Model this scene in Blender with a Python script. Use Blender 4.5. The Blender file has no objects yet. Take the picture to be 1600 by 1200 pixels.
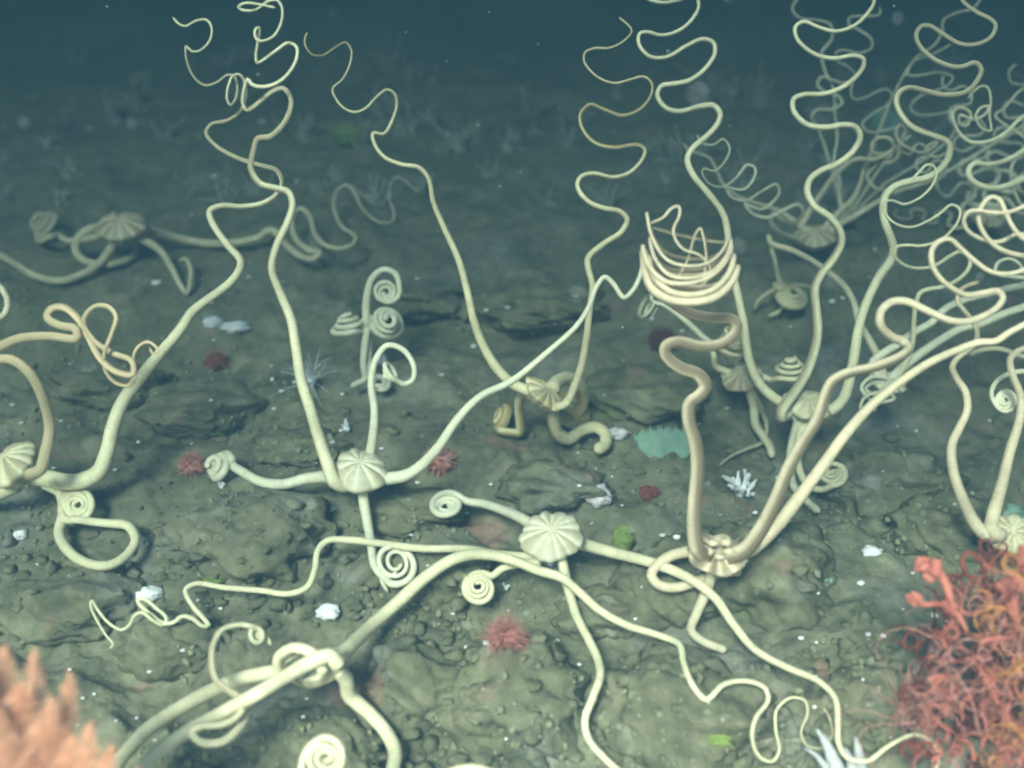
import bpy, bmesh, math, random
import numpy as np
from mathutils import Vector, Matrix

# ------------------------------------------------------------------ camera, world, sun, exposure
scene = bpy.context.scene
COL = scene.collection
CAM = np.array([0.0, 0.0, 2.4])
PITCH = math.radians(-15.0)
FPX = 1715.6                                   # focal length in photograph pixels (1600 wide)
FWD = np.array([0.0, math.cos(PITCH), math.sin(PITCH)])
RGT = np.array([1.0, 0.0, 0.0])
UPV = np.cross(RGT, FWD)
cd = bpy.data.cameras.new("camera")
cam = bpy.data.objects.new("camera", cd)
COL.objects.link(cam)
cam.location = CAM.tolist()
cam.rotation_euler = (math.pi / 2 + PITCH, 0, 0)
cd.sensor_width = 36.0
cd.lens = 36.0 * FPX / 1600.0
cd.clip_start = 0.05
cd.clip_end = 300.0
cd.dof.use_dof = True
cd.dof.focus_distance = 2.95
cd.dof.aperture_fstop = 1.05
scene.camera = cam

SUN_EL, SUN_AZ = math.radians(35), math.radians(196)     # azimuth measured from +Y clockwise: behind, a little left
world = bpy.data.worlds.new("World")
scene.world = world
world.use_nodes = True
wn = world.node_tree
sky = wn.nodes.new("ShaderNodeTexSky")
sky.sky_type = 'NISHITA'
sky.sun_disc = False
sky.sun_elevation = SUN_EL
sky.sun_rotation = SUN_AZ
bg = wn.nodes["Background"]
bg.inputs["Strength"].default_value = 0.10
wn.links.new(sky.outputs[0], bg.inputs["Color"])
sl = bpy.data.lights.new("sun", 'SUN')
sl.energy = 5.0
sl.angle = math.radians(17)
sl.color = (1.0, 0.94, 0.82)
so = bpy.data.objects.new("sun", sl)
COL.objects.link(so)
sd = Vector((math.sin(SUN_AZ) * math.cos(SUN_EL), math.cos(SUN_AZ) * math.cos(SUN_EL), math.sin(SUN_EL)))
so.rotation_euler = sd.to_track_quat('Z', 'Y').to_euler()
so.location = (0, 0, 9)
scene.view_settings.view_transform = 'Standard'
scene.view_settings.look = 'None'
scene.view_settings.gamma = 1.0
scene.view_settings.exposure = 4.02
scene.render.engine = 'CYCLES'
scene.cycles.volume_bounces = 1
scene.cycles.max_bounces = 5
scene.cycles.filter_width = 2.2

rng = np.random.default_rng(7)
random.seed(7)

# ------------------------------------------------------------------ noise and terrain height
_perm = np.random.default_rng(3).permutation(512)
_perm = np.concatenate([_perm, _perm])
_ga = np.random.default_rng(4).random(512) * 2 * np.pi
_gx, _gy = np.cos(_ga), np.sin(_ga)


def pn(x, y):
    xi = np.floor(x).astype(int); yi = np.floor(y).astype(int)
    xf, yf = x - xi, y - yi
    u = xf * xf * xf * (xf * (xf * 6 - 15) + 10); v = yf * yf * yf * (yf * (yf * 6 - 15) + 10)
    def g(a, b, dx, dy):
        h = _perm[(_perm[a & 511] + b) & 511]
        return _gx[h] * dx + _gy[h] * dy
    n00 = g(xi, yi, xf, yf); n10 = g(xi + 1, yi, xf - 1, yf)
    n01 = g(xi, yi + 1, xf, yf - 1); n11 = g(xi + 1, yi + 1, xf - 1, yf - 1)
    return 1.4 * ((n00 * (1 - u) + n10 * u) * (1 - v) + (n01 * (1 - u) + n11 * u) * v)


_py = np.array([-8, -4, 0, 1.2, 2.15, 2.8, 3.48, 4.27, 5.5, 7.5, 10, 13, 17, 30, 80.])
_pz = np.array([-3.9, -3.1, -2.25, -1.82, -1.45, -1.19, -.93, -.55, -.16, .2, .72, 1.15, 1.75, 2.75, 2.9])
_fy = np.linspace(-8, 80, 8801)
_fz = np.interp(_fy, _py, _pz)
_k = np.hanning(61); _k /= _k.sum()
_fz = np.convolve(np.pad(_fz, 30, mode='edge'), _k, mode='valid')


def base_h(x, y):
    return 2.4 + np.interp(y, _fy, _fz)


def terr_h(x, y):
    h = base_h(x, y)
    wx = x + 0.12 * pn(x * 1.9 + 7, y * 1.9); wy = y + 0.12 * pn(x * 1.9, y * 1.9 + 31)
    far = np.clip((y - 5.0) / 8.0, 0, 1)
    near = np.clip(1.25 - (y - 2.2) * .42, .45, 1.15)
    big = pn(wx * 0.75 + 3.3, wy * 1.1)
    r1 = 1 - np.sqrt(pn(wx * 1.7 + 11, wy * 2.6) ** 2 + .02) * 1.8                 # ledges running across the slope
    r2 = 1 - np.sqrt(pn(wx * 4.3 + 5, wy * 6.0 + 17) ** 2 + .02) * 1.8
    m = pn(wx * 6.5, wy * 6.5 + 9)
    lump = np.maximum(0, pn(wx * 11 + 2, wy * 11)) ** 1.3
    f = pn(wx * 24, wy * 24)
    f2 = pn(x * 55, y * 55)
    rough = 0.45 + 0.55 * np.clip(0.5 + 1.3 * pn(x * 1.3 + 20, y * 1.3), 0, 1)
    h = h + 0.09 * big * (1 + 2 * far) + 0.05 * (r1 - .5) + rough * near * (0.032 * (r2 - .5) + 0.024 * m + 0.045 * lump + 0.010 * f + 0.005 * f2)
    return h


def width_at(y):
    return np.maximum(3.2, 1.25 * (y + 1.2))


def mesh_obj(name, verts, faces, mat=None, parent=None, smooth=True, uvs=None):
    me = bpy.data.meshes.new(name)
    if isinstance(faces, np.ndarray):
        nf, k = faces.shape
        me.vertices.add(len(verts)); me.vertices.foreach_set("co", np.asarray(verts, dtype=np.float32).ravel())
        me.loops.add(nf * k); me.loops.foreach_set("vertex_index", faces.astype(np.int32).ravel())
        me.polygons.add(nf); me.polygons.foreach_set("loop_start", np.arange(0, nf * k, k, dtype=np.int32))
        me.update(calc_edges=True)
    else:
        me.from_pydata([tuple(v) for v in verts], [], faces)
    if uvs is not None:
        uvl = me.uv_layers.new(name="UVMap")
        li = np.empty(len(me.loops), dtype=np.int32); me.loops.foreach_get("vertex_index", li)
        uvl.data.foreach_set("uv", np.asarray(uvs, dtype=np.float32)[li].ravel())
    if smooth:
        me.polygons.foreach_set("use_smooth", np.ones(len(me.polygons), dtype=bool))
    if mat:
        me.materials.append(mat)
    o = bpy.data.objects.new(name, me)
    COL.objects.link(o)
    if parent is not None:
        o.parent = parent
        o.matrix_parent_inverse = Matrix.Translation(-Vector(parent.location))
    return o


def thing(name, label, cat, loc, group=None):
    o = bpy.data.objects.new(name, None)
    COL.objects.link(o)
    o.location = [float(v) for v in loc]
    o.empty_display_size = 0.05
    o["label"] = label; o["category"] = cat
    if group:
        o["group"] = group
    return o


def tag(o, label=None, cat=None, group=None, kind=None):
    if label: o["label"] = label
    if cat: o["category"] = cat
    if group: o["group"] = group
    if kind: o["kind"] = kind
    return o


# ------------------------------------------------------------------ materials
def new_mat(name):
    m = bpy.data.materials.new(name)
    m.use_nodes = True
    nt = m.node_tree
    return m, nt, nt.nodes["Principled BSDF"]


def node(nt, t, **kw):
    n = nt.nodes.new(t)
    for k, v in kw.items():
        setattr(n, k, v)
    return n


def ramp(nt, src, stops):
    r = node(nt, "ShaderNodeValToRGB")
    e = r.color_ramp.elements
    while len(e) < len(stops):
        e.new(0.5)
    for el, (p, c) in zip(e, stops):
        el.position = p
        el.color = (c[0], c[1], c[2], 1) if not isinstance(c, (int, float)) else (c, c, c, 1)
    nt.links.new(src, r.inputs[0])
    return r.outputs[0]


def mix(nt, fac, a, b, mode='MIX'):
    n = node(nt, "ShaderNodeMix", data_type='RGBA', blend_type=mode)
    for sock, v in ((0, fac), (6, a), (7, b)):
        if isinstance(v, (int, float)):
            n.inputs[sock].default_value = v
        elif isinstance(v, tuple):
            n.inputs[sock].default_value = (*v, 1)
        else:
            nt.links.new(v, n.inputs[sock])
    return n.outputs[2]


def noise(nt, vec, scale, detail=4, rough=0.55, dist=0.0):
    n = node(nt, "ShaderNodeTexNoise")
    n.inputs["Scale"].default_value = scale
    n.inputs["Detail"].default_value = detail
    n.inputs["Roughness"].default_value = rough
    n.inputs["Distortion"].default_value = dist
    if vec is not None:
        nt.links.new(vec, n.inputs["Vector"])
    return n


def ground_mat(name, tint=(1, 1, 1)):
    m, nt, b = new_mat(name)
    geo = node(nt, "ShaderNodeNewGeometry").outputs["Position"]
    n1 = noise(nt, geo, 1.6, 5, .6, .4).outputs[0]
    n2 = noise(nt, geo, 7.0, 6, .62, .6).outputs[0]
    n3 = noise(nt, geo, 24.0, 5, .65).outputs[0]
    n4 = noise(nt, geo, 3.1, 4, .6, .8).outputs[0]
    T = lambda c: tuple(c[i] * tint[i] for i in range(3))
    c1 = ramp(nt, n1, [(0.32, T((.10, .10, .062))), (0.5, T((.15, .14, .088))), (0.68, T((.125, .13, .085)))])
    c2 = ramp(nt, n2, [(0.30, T((.065, .066, .048))), (0.48, T((.13, .125, .082))), (0.62, T((.19, .18, .125))), (0.75, T((.26, .255, .20)))])
    col = mix(nt, 0.6, c1, c2)
    grey = ramp(nt, n4, [(0.55, 0.0), (0.72, 1.0)])
    col = mix(nt, grey, col, mix(nt, 0.5, col, T((.20, .20, .20))))
    fine = ramp(nt, n3, [(0.3, 0.55), (0.7, 1.3)])
    col = mix(nt, 0.75, col, fine, 'MULTIPLY')
    vor = node(nt, "ShaderNodeTexVoronoi"); vor.inputs["Scale"].default_value = 16
    nt.links.new(geo, vor.inputs["Vector"])
    pk = noise(nt, geo, 4.6, 3).outputs[0]
    pink = ramp(nt, pk, [(0.66, 0.0), (0.74, 0.55)])
    col = mix(nt, pink, col, T((.26, .14, .12)))
    gk = noise(nt, geo, 5.3, 2, .5, 1.0)
    green = ramp(nt, gk.outputs[1] if False else gk.outputs[0], [(0.69, 0.0), (0.75, 0.5)])
    col = mix(nt, green, col, T((.12, .17, .06)))
    vs = node(nt, "ShaderNodeTexVoronoi"); vs.inputs["Scale"].default_value = 26; vs.inputs["Randomness"].default_value = 1
    nt.links.new(geo, vs.inputs["Vector"])
    wsp = ramp(nt, vs.outputs["Distance"], [(0.07, 1.0), (0.13, 0.0)])
    msk = ramp(nt, noise(nt, geo, 5.0, 2).outputs[0], [(0.56, 0.0), (0.62, 0.7)])
    wf = mix(nt, 1.0, wsp, msk, 'MULTIPLY')
    col = mix(nt, wf, col, (.42, .42, .40))
    nt.links.new(col, b.inputs["Base Color"])
    b.inputs["Roughness"].default_value = 0.92
    b.inputs["Specular IOR Level"].default_value = 0.1
    add = node(nt, "ShaderNodeMath", operation='ADD')
    nt.links.new(n2, add.inputs[0]); nt.links.new(n3, add.inputs[1])
    nb = noise(nt, geo, 70, 4, .6).outputs[0]
    ad2 = node(nt, "ShaderNodeMath", operation='ADD')
    nt.links.new(add.outputs[0], ad2.inputs[0]); nt.links.new(nb, ad2.inputs[1])
    bp = node(nt, "ShaderNodeBump"); bp.inputs["Strength"].default_value = 0.42; bp.inputs["Distance"].default_value = 0.02
    nt.links.new(ad2.outputs[0], bp.inputs["Height"]); nt.links.new(bp.outputs[0], b.inputs["Normal"])
    return m


def skin_mat(name, col, oral, tip=None):
    """brittle-star skin: fine rings along u, darker groove strip on the mouth side (v near 0.5)."""
    m, nt, b = new_mat(name)
    uv = node(nt, "ShaderNodeUVMap").outputs[0]
    sep = node(nt, "ShaderNodeSeparateXYZ"); nt.links.new(uv, sep.inputs[0])
    u, v = sep.outputs[0], sep.outputs[1]
    geo = node(nt, "ShaderNodeNewGeometry").outputs["Position"]
    n1 = noise(nt, geo, 9, 4, .6).outputs[0]
    n2 = noise(nt, geo, 60, 3, .6).outputs[0]
    base = mix(nt, ramp(nt, n1, [(0.35, 0.0), (0.7, 1.0)]), tuple(c * 0.76 for c in col), tuple(min(1, c * 1.08) for c in col))
    base = mix(nt, ramp(nt, n2, [(0.52, 0.0), (0.72, 0.6)]), base, tuple(c * 0.62 for c in col))
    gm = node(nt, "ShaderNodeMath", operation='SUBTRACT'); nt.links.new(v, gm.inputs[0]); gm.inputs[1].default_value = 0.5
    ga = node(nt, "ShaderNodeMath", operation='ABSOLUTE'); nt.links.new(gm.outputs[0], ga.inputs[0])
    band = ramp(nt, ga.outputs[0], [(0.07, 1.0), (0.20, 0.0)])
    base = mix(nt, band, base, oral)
    mu = node(nt, "ShaderNodeMath", operation='MULTIPLY'); nt.links.new(u, mu.inputs[0]); mu.inputs[1].default_value = 2 * math.pi / 0.011
    sn = node(nt, "ShaderNodeMath", operation='SINE'); nt.links.new(mu.outputs[0], sn.inputs[0])
    rg = ramp(nt, sn.outputs[0], [(0.0, 0.93), (0.6, 1.0)])
    base = mix(nt, 1.0, base, rg, 'MULTIPLY')
    nt.links.new(base, b.inputs["Base Color"])
    b.inputs["Roughness"].default_value = 0.55
    b.inputs["Specular IOR Level"].default_value = 0.25
    ad = node(nt, "ShaderNodeMath", operation='ADD')
    nt.links.new(sn.outputs[0], ad.inputs[0]); nt.links.new(n2, ad.inputs[1])
    bp = node(nt, "ShaderNodeBump"); bp.inputs["Strength"].default_value = 0.3; bp.inputs["Distance"].default_value = 0.0006
    nt.links.new(ad.outputs[0], bp.inputs["Height"]); nt.links.new(bp.outputs[0], b.inputs["Normal"])
    return m


def blotch_mat(name, a, bcol, scale=30, rough=0.8, bump=0.004):
    m, nt, b = new_mat(name)
    geo = node(nt, "ShaderNodeNewGeometry").outputs["Position"]
    n1 = noise(nt, geo, scale, 5, .6)
    c = ramp(nt, n1.outputs[0], [(0.32, a), (0.68, bcol)])
    nt.links.new(c, b.inputs["Base Color"])
    b.inputs["Roughness"].default_value = rough
    b.inputs["Specular IOR Level"].default_value = 0.15
    bp = node(nt, "ShaderNodeBump"); bp.inputs["Strength"].default_value = 0.7; bp.inputs["Distance"].default_value = bump
    nt.links.new(noise(nt, geo, scale * 2.5, 4).outputs[0], bp.inputs["Height"])
    nt.links.new(bp.outputs[0], b.inputs["Normal"])
    return m


M_ground = ground_mat("seabed_sediment", (1.28, 1.30, 1.30))
M_rock = ground_mat("encrusted_rock", (1.15, 1.17, 1.14))
M_cream = skin_mat("cream_skin", (.73, .69, .47), (.38, .32, .21))
M_pale = skin_mat("pale_skin", (.72, .70, .54), (.40, .36, .24))
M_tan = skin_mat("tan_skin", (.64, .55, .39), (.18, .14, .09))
M_yellow = skin_mat("yellow_skin", (.68, .62, .40), (.34, .26, .11))
M_dusty = skin_mat("dusty_skin", (.62, .56, .40), (.30, .22, .14))
M_apricot = skin_mat("apricot_skin", (.74, .58, .36), (.42, .35, .22))
M_tube = blotch_mat("dull_white_skin", (.40, .41, .44), (.58, .59, .60), 40)
M_sprig = blotch_mat("pale_sprig_skin", (.30, .31, .27), (.46, .46, .40), 30)
M_red = blotch_mat("red_tentacle_skin", (.36, .14, .125), (.48, .22, .19), 40)
M_pink = blotch_mat("salmon_frond_skin", (.46, .21, .13), (.60, .33, .22), 22)
M_coral = blotch_mat("red_coral_skin", (.28, .08, .065), (.46, .16, .12), 18)
M_corald = blotch_mat("dark_red_coral_skin", (.10, .028, .02), (.22, .06, .04), 18)
M_orange = blotch_mat("orange_coral_skin", (.38, .15, .05), (.52, .25, .10), 18)
M_rosy = blotch_mat("rosy_hair_skin", (.38, .16, .14), (.52, .26, .23), 30)
M_white = blotch_mat("white_sponge_skin", (.62, .66, .72), (.85, .86, .88), 60)
M_lilac = blotch_mat("lilac_white_skin", (.45, .42, .48), (.68, .64, .68), 50)
M_teal = blotch_mat("teal_sponge_skin", (.17, .29, .23), (.25, .36, .29), 30)
M_green = blotch_mat("yellow_green_glow", (.14, .19, .05), (.22, .28, .08), 30)  # lens and plankton glow, put into the colour of the green lumps
M_glass = blotch_mat("translucent_white_skin", (.5, .54, .6), (.65, .68, .74), 50)
M_olive = blotch_mat("olive_growth_skin", (.16, .17, .10), (.27, .27, .18), 26)

# ------------------------------------------------------------------ seabed sheet
ys = np.concatenate([np.linspace(-1.0, 1.5, 30)[:-1], np.exp(np.linspace(math.log(1.5), math.log(6.5), 560))[:-1],
                     np.exp(np.linspace(math.log(6.5), math.log(17), 110))])
s = np.linspace(-1, 1, 681)
uu = s * (0.42 + 0.58 * np.abs(s) ** 2.2)
GY, GU = np.meshgrid(ys, uu, indexing='ij')
GX = GU * width_at(GY)
GZ = terr_h(GX, GY)
nr, ncol = GX.shape
V = np.stack([GX, GY, GZ], -1).reshape(-1, 3)
idx = np.arange(nr * ncol).reshape(nr, ncol)
F = np.stack([idx[:-1, :-1], idx[:-1, 1:], idx[1:, 1:], idx[1:, :-1]], -1).reshape(-1, 4)
tag(mesh_obj("seabed", V, F, M_ground), kind="structure")

# depth of the seabed as the photograph's viewpoint sees it, on a 5-pixel raster (nearest hit), from the sheet itself
ZC, ZX0, ZY0, ZW, ZH = 5, -400, -300, 480, 380
zmap = np.full((ZH, ZW), 1e9)


def splat(P):
    d = P - CAM
    z = d @ FWD
    ok = z > 0.6
    px = 800 + FPX * (d @ RGT)[ok] / z[ok]; py = 600 - FPX * (d @ UPV)[ok] / z[ok]
    ix = ((px - ZX0) // ZC).astype(int); iy = ((py - ZY0) // ZC).astype(int)
    g = (ix >= 0) & (ix < ZW) & (iy >= 0) & (iy < ZH)
    np.minimum.at(zmap, (iy[g], ix[g]), z[ok][g])


def fill_zmap():
    for _ in range(60):
        bad = zmap > 1e8
        if not bad.any():
            break
        p = np.pad(zmap, 1, mode='edge')
        nb = np.min([p[a:a + ZH, b:b + ZW] for a in range(3) for b in range(3)], axis=0)
        zmap[bad] = nb[bad]


splat(V)
fill_zmap()


def gz(px, py):
    ix = np.clip(((np.asarray(px, float) - ZX0) // ZC).astype(int), 0, ZW - 1)
    iy = np.clip(((np.asarray(py, float) - ZY0) // ZC).astype(int), 0, ZH - 1)
    return zmap[iy, ix]


def ray_pt(px, py, z):
    return CAM + z * ((px - 800) / FPX * RGT - (py - 600) / FPX * UPV + FWD)


def ground_pt(px, py):
    return ray_pt(px, py, float(gz(px, py)))


# ------------------------------------------------------------------ boulders (things), part buried in the sheet
def rock_mesh(name, c, r, seed, mat, flat=(1, 1, .7), parent=None, sub=5, rough=1.0):
    bm = bmesh.new()
    bmesh.ops.create_icosphere(bm, subdivisions=sub, radius=1.0)
    P = np.array([v.co[:] for v in bm.verts])
    o = seed * 13.7
    n = 0.30 * pn(P[:, 0] * 1.3 + o, P[:, 1] * 1.3 + P[:, 2] * 1.7) + 0.16 * pn(P[:, 0] * 2.7 + P[:, 2] * 2.1, P[:, 1] * 2.7 + o)
    n += rough * (0.09 * (1 - 2 * np.sqrt(pn(P[:, 0] * 4.5 + P[:, 2] * 3 + o, P[:, 1] * 4.5 - P[:, 2] * 3) ** 2 + .03)) + 0.05 * pn(P[:, 0] * 11 + P[:, 2] * 9, P[:, 1] * 11 + o) + 0.03 * pn(P[:, 0] * 25 + P[:, 2] * 21, P[:, 1] * 24 + o))
    P = P * (1 + n)[:, None] * np.array(r) * np.array(flat) + np.array(c)
    faces = [[v.index for v in f.verts] for f in bm.faces]
    bm.free()
    return mesh_obj(name, P, np.array(faces), mat, parent), P


ROCKS = [  # px, py (middle), half-width px, half-height px, label
    (392, 838, 120, 58, "broad grey-brown boulder below the coiled left arm of the fluted star"),
    (1195, 905, 120, 75, "big rounded boulder beside the two tall arms at lower right"),
    (1060, 915, 95, 60, "dark rock under the mouth-up tan star"),
    (690, 905, 85, 70, "lumpy rock wedged under the crossing arms at lower centre"),
    (640, 1080, 95, 62, "craggy rock right of the lowest star's disk"),
    (800, 1095, 120, 75, "wide olive rock at the bottom beneath the red anemone"),
    (1060, 1110, 140, 70, "long dark rock ledge at the bottom right of the hanging arm"),
    (130, 940, 110, 45, "low sediment-covered boulder at the left edge under the looped arm"),
    (270, 1010, 80, 45, "small dark boulder behind the wire-thin curled arm tip"),
    (860, 760, 80, 32, "flat rock between the two central stars"),
    (1400, 760, 100, 42, "reddish encrusted rock below the thick arms at right"),
    (1480, 830, 90, 48, "dark rock under the arms at the right edge"),
    (320, 640, 90, 30, "low ridge rock behind the tall left arm"),
    (1010, 620, 90, 34, "flat rock behind the teal sponge plate"),
    (640, 470, 90, 26, "faint rock behind the white curled star"),
    (840, 480, 110, 30, "faint flat rock between two rising arms in mid distance"),
    (170, 600, 90, 34, "low rock under the orange looping arm"),
    (470, 700, 70, 26, "small rock behind the fluted star's left arm"),
    (640, 800, 80, 30, "rubble-topped rock under the fluted star's downward arm"),
    (1330, 1120, 95, 60, "grey boulder beneath the thin wavy arm tips at lower right"),
    (480, 1170, 110, 50, "grey boulder at the bottom behind the spiral arm tip"),
    (940, 960, 70, 34, "shaded rock under the lower right arm of the central star"),
]
for i, (px, py, hw, hh, lab) in enumerate(ROCKS):
    z = float(gz(px, py + hh * 0.35))
    k = z / FPX
    c = ray_pt(px, py, z + hh * k * 0.35)
    o, P = rock_mesh("boulder", c, (hw * k, hw * k * .8, hh * k * 1.15), i + 1, M_rock, (1, 1, 1))
    tag(o, lab, "boulder", "boulders half buried in the seabed")
    splat(P)
fill_zmap()
# raster used by arms that lie along the bottom: a blurred copy, so they bridge the hollows
zs = zmap.copy()
_p = np.pad(zmap, 1, mode='edge')
zmin = np.min([_p[a:a + ZH, b:b + ZW] for a in range(3) for b in range(3)], axis=0)
for _ in range(10):
    p = np.pad(zs, 1, mode='edge')
    zs = np.mean([p[a:a + ZH, b:b + ZW] for a in range(3) for b in range(3)], axis=0)


def bil(A, px, py):
    fx = np.clip((np.asarray(px, float) - ZX0) / ZC - .5, 0, ZW - 1.001); fy = np.clip((np.asarray(py, float) - ZY0) / ZC - .5, 0, ZH - 1.001)
    x0 = fx.astype(int); y0 = fy.astype(int); a = fx - x0; b = fy - y0
    return (A[y0, x0] * (1 - a) + A[y0, x0 + 1] * a) * (1 - b) + (A[y0 + 1, x0] * (1 - a) + A[y0 + 1, x0 + 1] * a) * b


def gzs(px, py):
    ix = np.clip(((np.asarray(px, float) - ZX0) // ZC).astype(int), 0, ZW - 1)
    iy = np.clip(((np.asarray(py, float) - ZY0) // ZC).astype(int), 0, ZH - 1)
    return bil(zs, px, py)


# ------------------------------------------------------------------ loose rubble and growth: nobody could count it
def lump_template(sub):
    bm = bmesh.new(); bmesh.ops.create_icosphere(bm, subdivisions=sub, radius=1.0)
    P = np.array([v.co[:] for v in bm.verts]); Fc = np.array([[v.index for v in f.verts] for f in bm.faces]); bm.free()
    return P, Fc


LP, LF = lump_template(2)


def scatter(name, label, n, rmin, rmax, mat, region, clump, seed, flat=.6):
    r = np.random.default_rng(seed)
    vs, fs, off = [], [], 0
    cnt = 0
    while cnt < n:
        px = r.uniform(region[0], region[2]); py = region[1] + (region[3] - region[1]) * r.random() ** 0.8
        p = ground_pt(px, py)
        if pn(np.array([p[0] * clump + seed]), np.array([p[1] * clump]))[0] < 0.05:
            cnt += 0.2
            continue
        rad = rmin * (rmax / rmin) ** (r.random() ** 1.6)
        sc = rad * np.array([r.uniform(.7, 1.4), r.uniform(.7, 1.4), r.uniform(.5, 1.0) * flat / .6])
        a = r.uniform(0, 6.28)
        Q = LP * (1 + 0.55 * pn(LP[:, 0] * 1.4 + cnt * 3.1, LP[:, 1] * 1.4 + LP[:, 2] * 1.7) + 0.25 * pn(LP[:, 0] * 3.1 + cnt * 1.7, LP[:, 1] * 3 + LP[:, 2] * 3.3))[:, None] * sc
        ca, sa = math.cos(a), math.sin(a)
        Q = np.stack([Q[:, 0] * ca - Q[:, 1] * sa, Q[:, 0] * sa + Q[:, 1] * ca, Q[:, 2]], -1)
        vs.append(Q + p + np.array([0, 0, rad * .1])); fs.append(LF + off); off += len(LP); cnt += 1
    o = mesh_obj(name, np.concatenate(vs), np.concatenate(fs), mat)
    tag(o, label, "rubble" if "rubble" in name else "growth", kind="stuff")


scatter("rubble", "loose dark stones and rubble covering the seabed", 1800, .004, .024, M_rock, (-150, 640, 1750, 1290), 1.6, 11)
scatter("seabed_growth", "olive lumps of low growth on the seabed rocks", 3600, .0025, .0085, M_olive, (-150, 420, 1750, 1290), 2.2, 23, .9)


# ------------------------------------------------------------------ tubes: brittle-star arms
def cat_rom(P, step=4.0):
    P = np.asarray(P, float)
    n = len(P)
    Q = np.vstack([2 * P[0] - P[1], P, 2 * P[-1] - P[-2]])
    out = []
    for i in range(n - 1):
        p0, p1, p2, p3 = Q[i], Q[i + 1], Q[i + 2], Q[i + 3]
        L = np.linalg.norm((p2 - p1)[:2]) + 1e-6
        d0, d1, d2 = (max(np.linalg.norm(b - a) ** .5, 1e-3) for a, b in ((p0, p1), (p1, p2), (p2, p3)))
        m1 = (p2 - p1) + d1 * ((p1 - p0) / d0 - (p2 - p0) / (d0 + d1))
        m2 = (p2 - p1) + d1 * ((p3 - p2) / d2 - (p3 - p1) / (d1 + d2))
        k = max(2, int(L / step))
        t = np.linspace(0, 1, k, endpoint=False)[:, None]
        out.append((2 * t ** 3 - 3 * t ** 2 + 1) * p1 + (t ** 3 - 2 * t ** 2 + t) * m1 + (-2 * t ** 3 + 3 * t ** 2) * p2 + (t ** 3 - t ** 2) * m2)
    out.append(P[-1:])
    return np.vstack(out)


def tube_verts(C, rad, sides=10, ref=None, flat=1.0):
    n = len(C)
    T = np.gradient(C, axis=0)
    T /= np.linalg.norm(T, axis=1)[:, None] + 1e-12
    ref = np.array(ref if ref is not None else (0.2, -0.5, 0.8), float)
    N = np.empty_like(C)
    v = ref - T[0] * (ref @ T[0])
    N[0] = v / (np.linalg.norm(v) + 1e-9)
    for i in range(1, n):
        v = N[i - 1] - T[i] * (N[i - 1] @ T[i])
        N[i] = v / (np.linalg.norm(v) + 1e-9)
    B = np.cross(T, N)
    a = np.linspace(0, 2 * np.pi, sides, endpoint=False)
    V = C[:, None, :] + rad[:, None, None] * (np.cos(a)[None, :, None] * N[:, None, :] * flat + np.sin(a)[None, :, None] * B[:, None, :])
    L = np.concatenate([[0], np.cumsum(np.linalg.norm(np.diff(C, axis=0), axis=1))])
    vv = np.abs(a / (2 * np.pi) - 0.5)                     # 0.5 on the back side mirrored: groove where v = .5 -> use 1 - |..|
    UV = np.stack([np.repeat(L, sides), np.tile(0.5 + (np.minimum(a, 2 * np.pi - a) / (2 * np.pi)) - 0.5 + 0.0, n)], -1)
    V = V.reshape(-1, 3)
    ii = np.arange(n * sides).reshape(n, sides)
    F = np.stack([ii[:-1], np.roll(ii[:-1], -1, 1), np.roll(ii[1:], -1, 1), ii[1:]], -1).reshape(-1, 4)
    return V, F, UV


def coil(cx, cy, r0, turns, axis=(0, -.3, -1), h=0, r1=None, ccw=True, n=12):
    """marker expanded against the arm's last point; all in photograph pixels, depth in pixels too."""
    return ("coil", cx, cy, r0, turns, axis, h, r1 if r1 is not None else r0 * .18, ccw, n)


def expand(pts, D):
    out = []
    for p in pts:
        if p[0] == "coil":
            _, cx, cy, r0, turns, ax, h, r1, ccw, n = p
            a = np.array(ax, float); a /= np.linalg.norm(a)
            u = np.cross(a, (0, 1, 0)) if abs(a[1]) < .9 else np.cross(a, (1, 0, 0))
            u /= np.linalg.norm(u); w = np.cross(a, u)
            last = out[-1]
            d = np.array([last[0] - cx, last[1] - cy, 0])
            best = min(np.linspace(0, 2 * np.pi, 72), key=lambda t: np.sum(((u * math.cos(t) + w * math.sin(t))[:2] * r0 - d[:2]) ** 2))
            sgn = 1 if ccw else -1
            if len(out) > 1:                                # keep turning the way the arm comes in
                inc = np.array(out[-1][:2]) - np.array(out[-2][:2])
                tan = (-u * math.sin(best) + w * math.cos(best))[:2]
                sgn = 1 if inc @ tan >= 0 else -1
                if ccw is None:
                    sgn = -sgn
            N = int(turns * n)
            d0 = last[2] if len(last) > 2 else 0
            for k in range(1, N + 1):
                t = k / N
                th = best + sgn * 2 * np.pi * turns * t
                r = (r0 + (r1 - r0) * t) * (1 + .055 * math.sin(1.37 * th + cx) + .03 * math.sin(2.3 * th + cy))
                q = u * math.cos(th) * r + w * math.sin(th) * r + a * h * t
                out.append((cx + q[0], cy + q[1], d0 + q[2]))
        else:
            out.append(tuple(p) if len(p) > 2 else (p[0], p[1], 0))
    return np.array(out, float)


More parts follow.
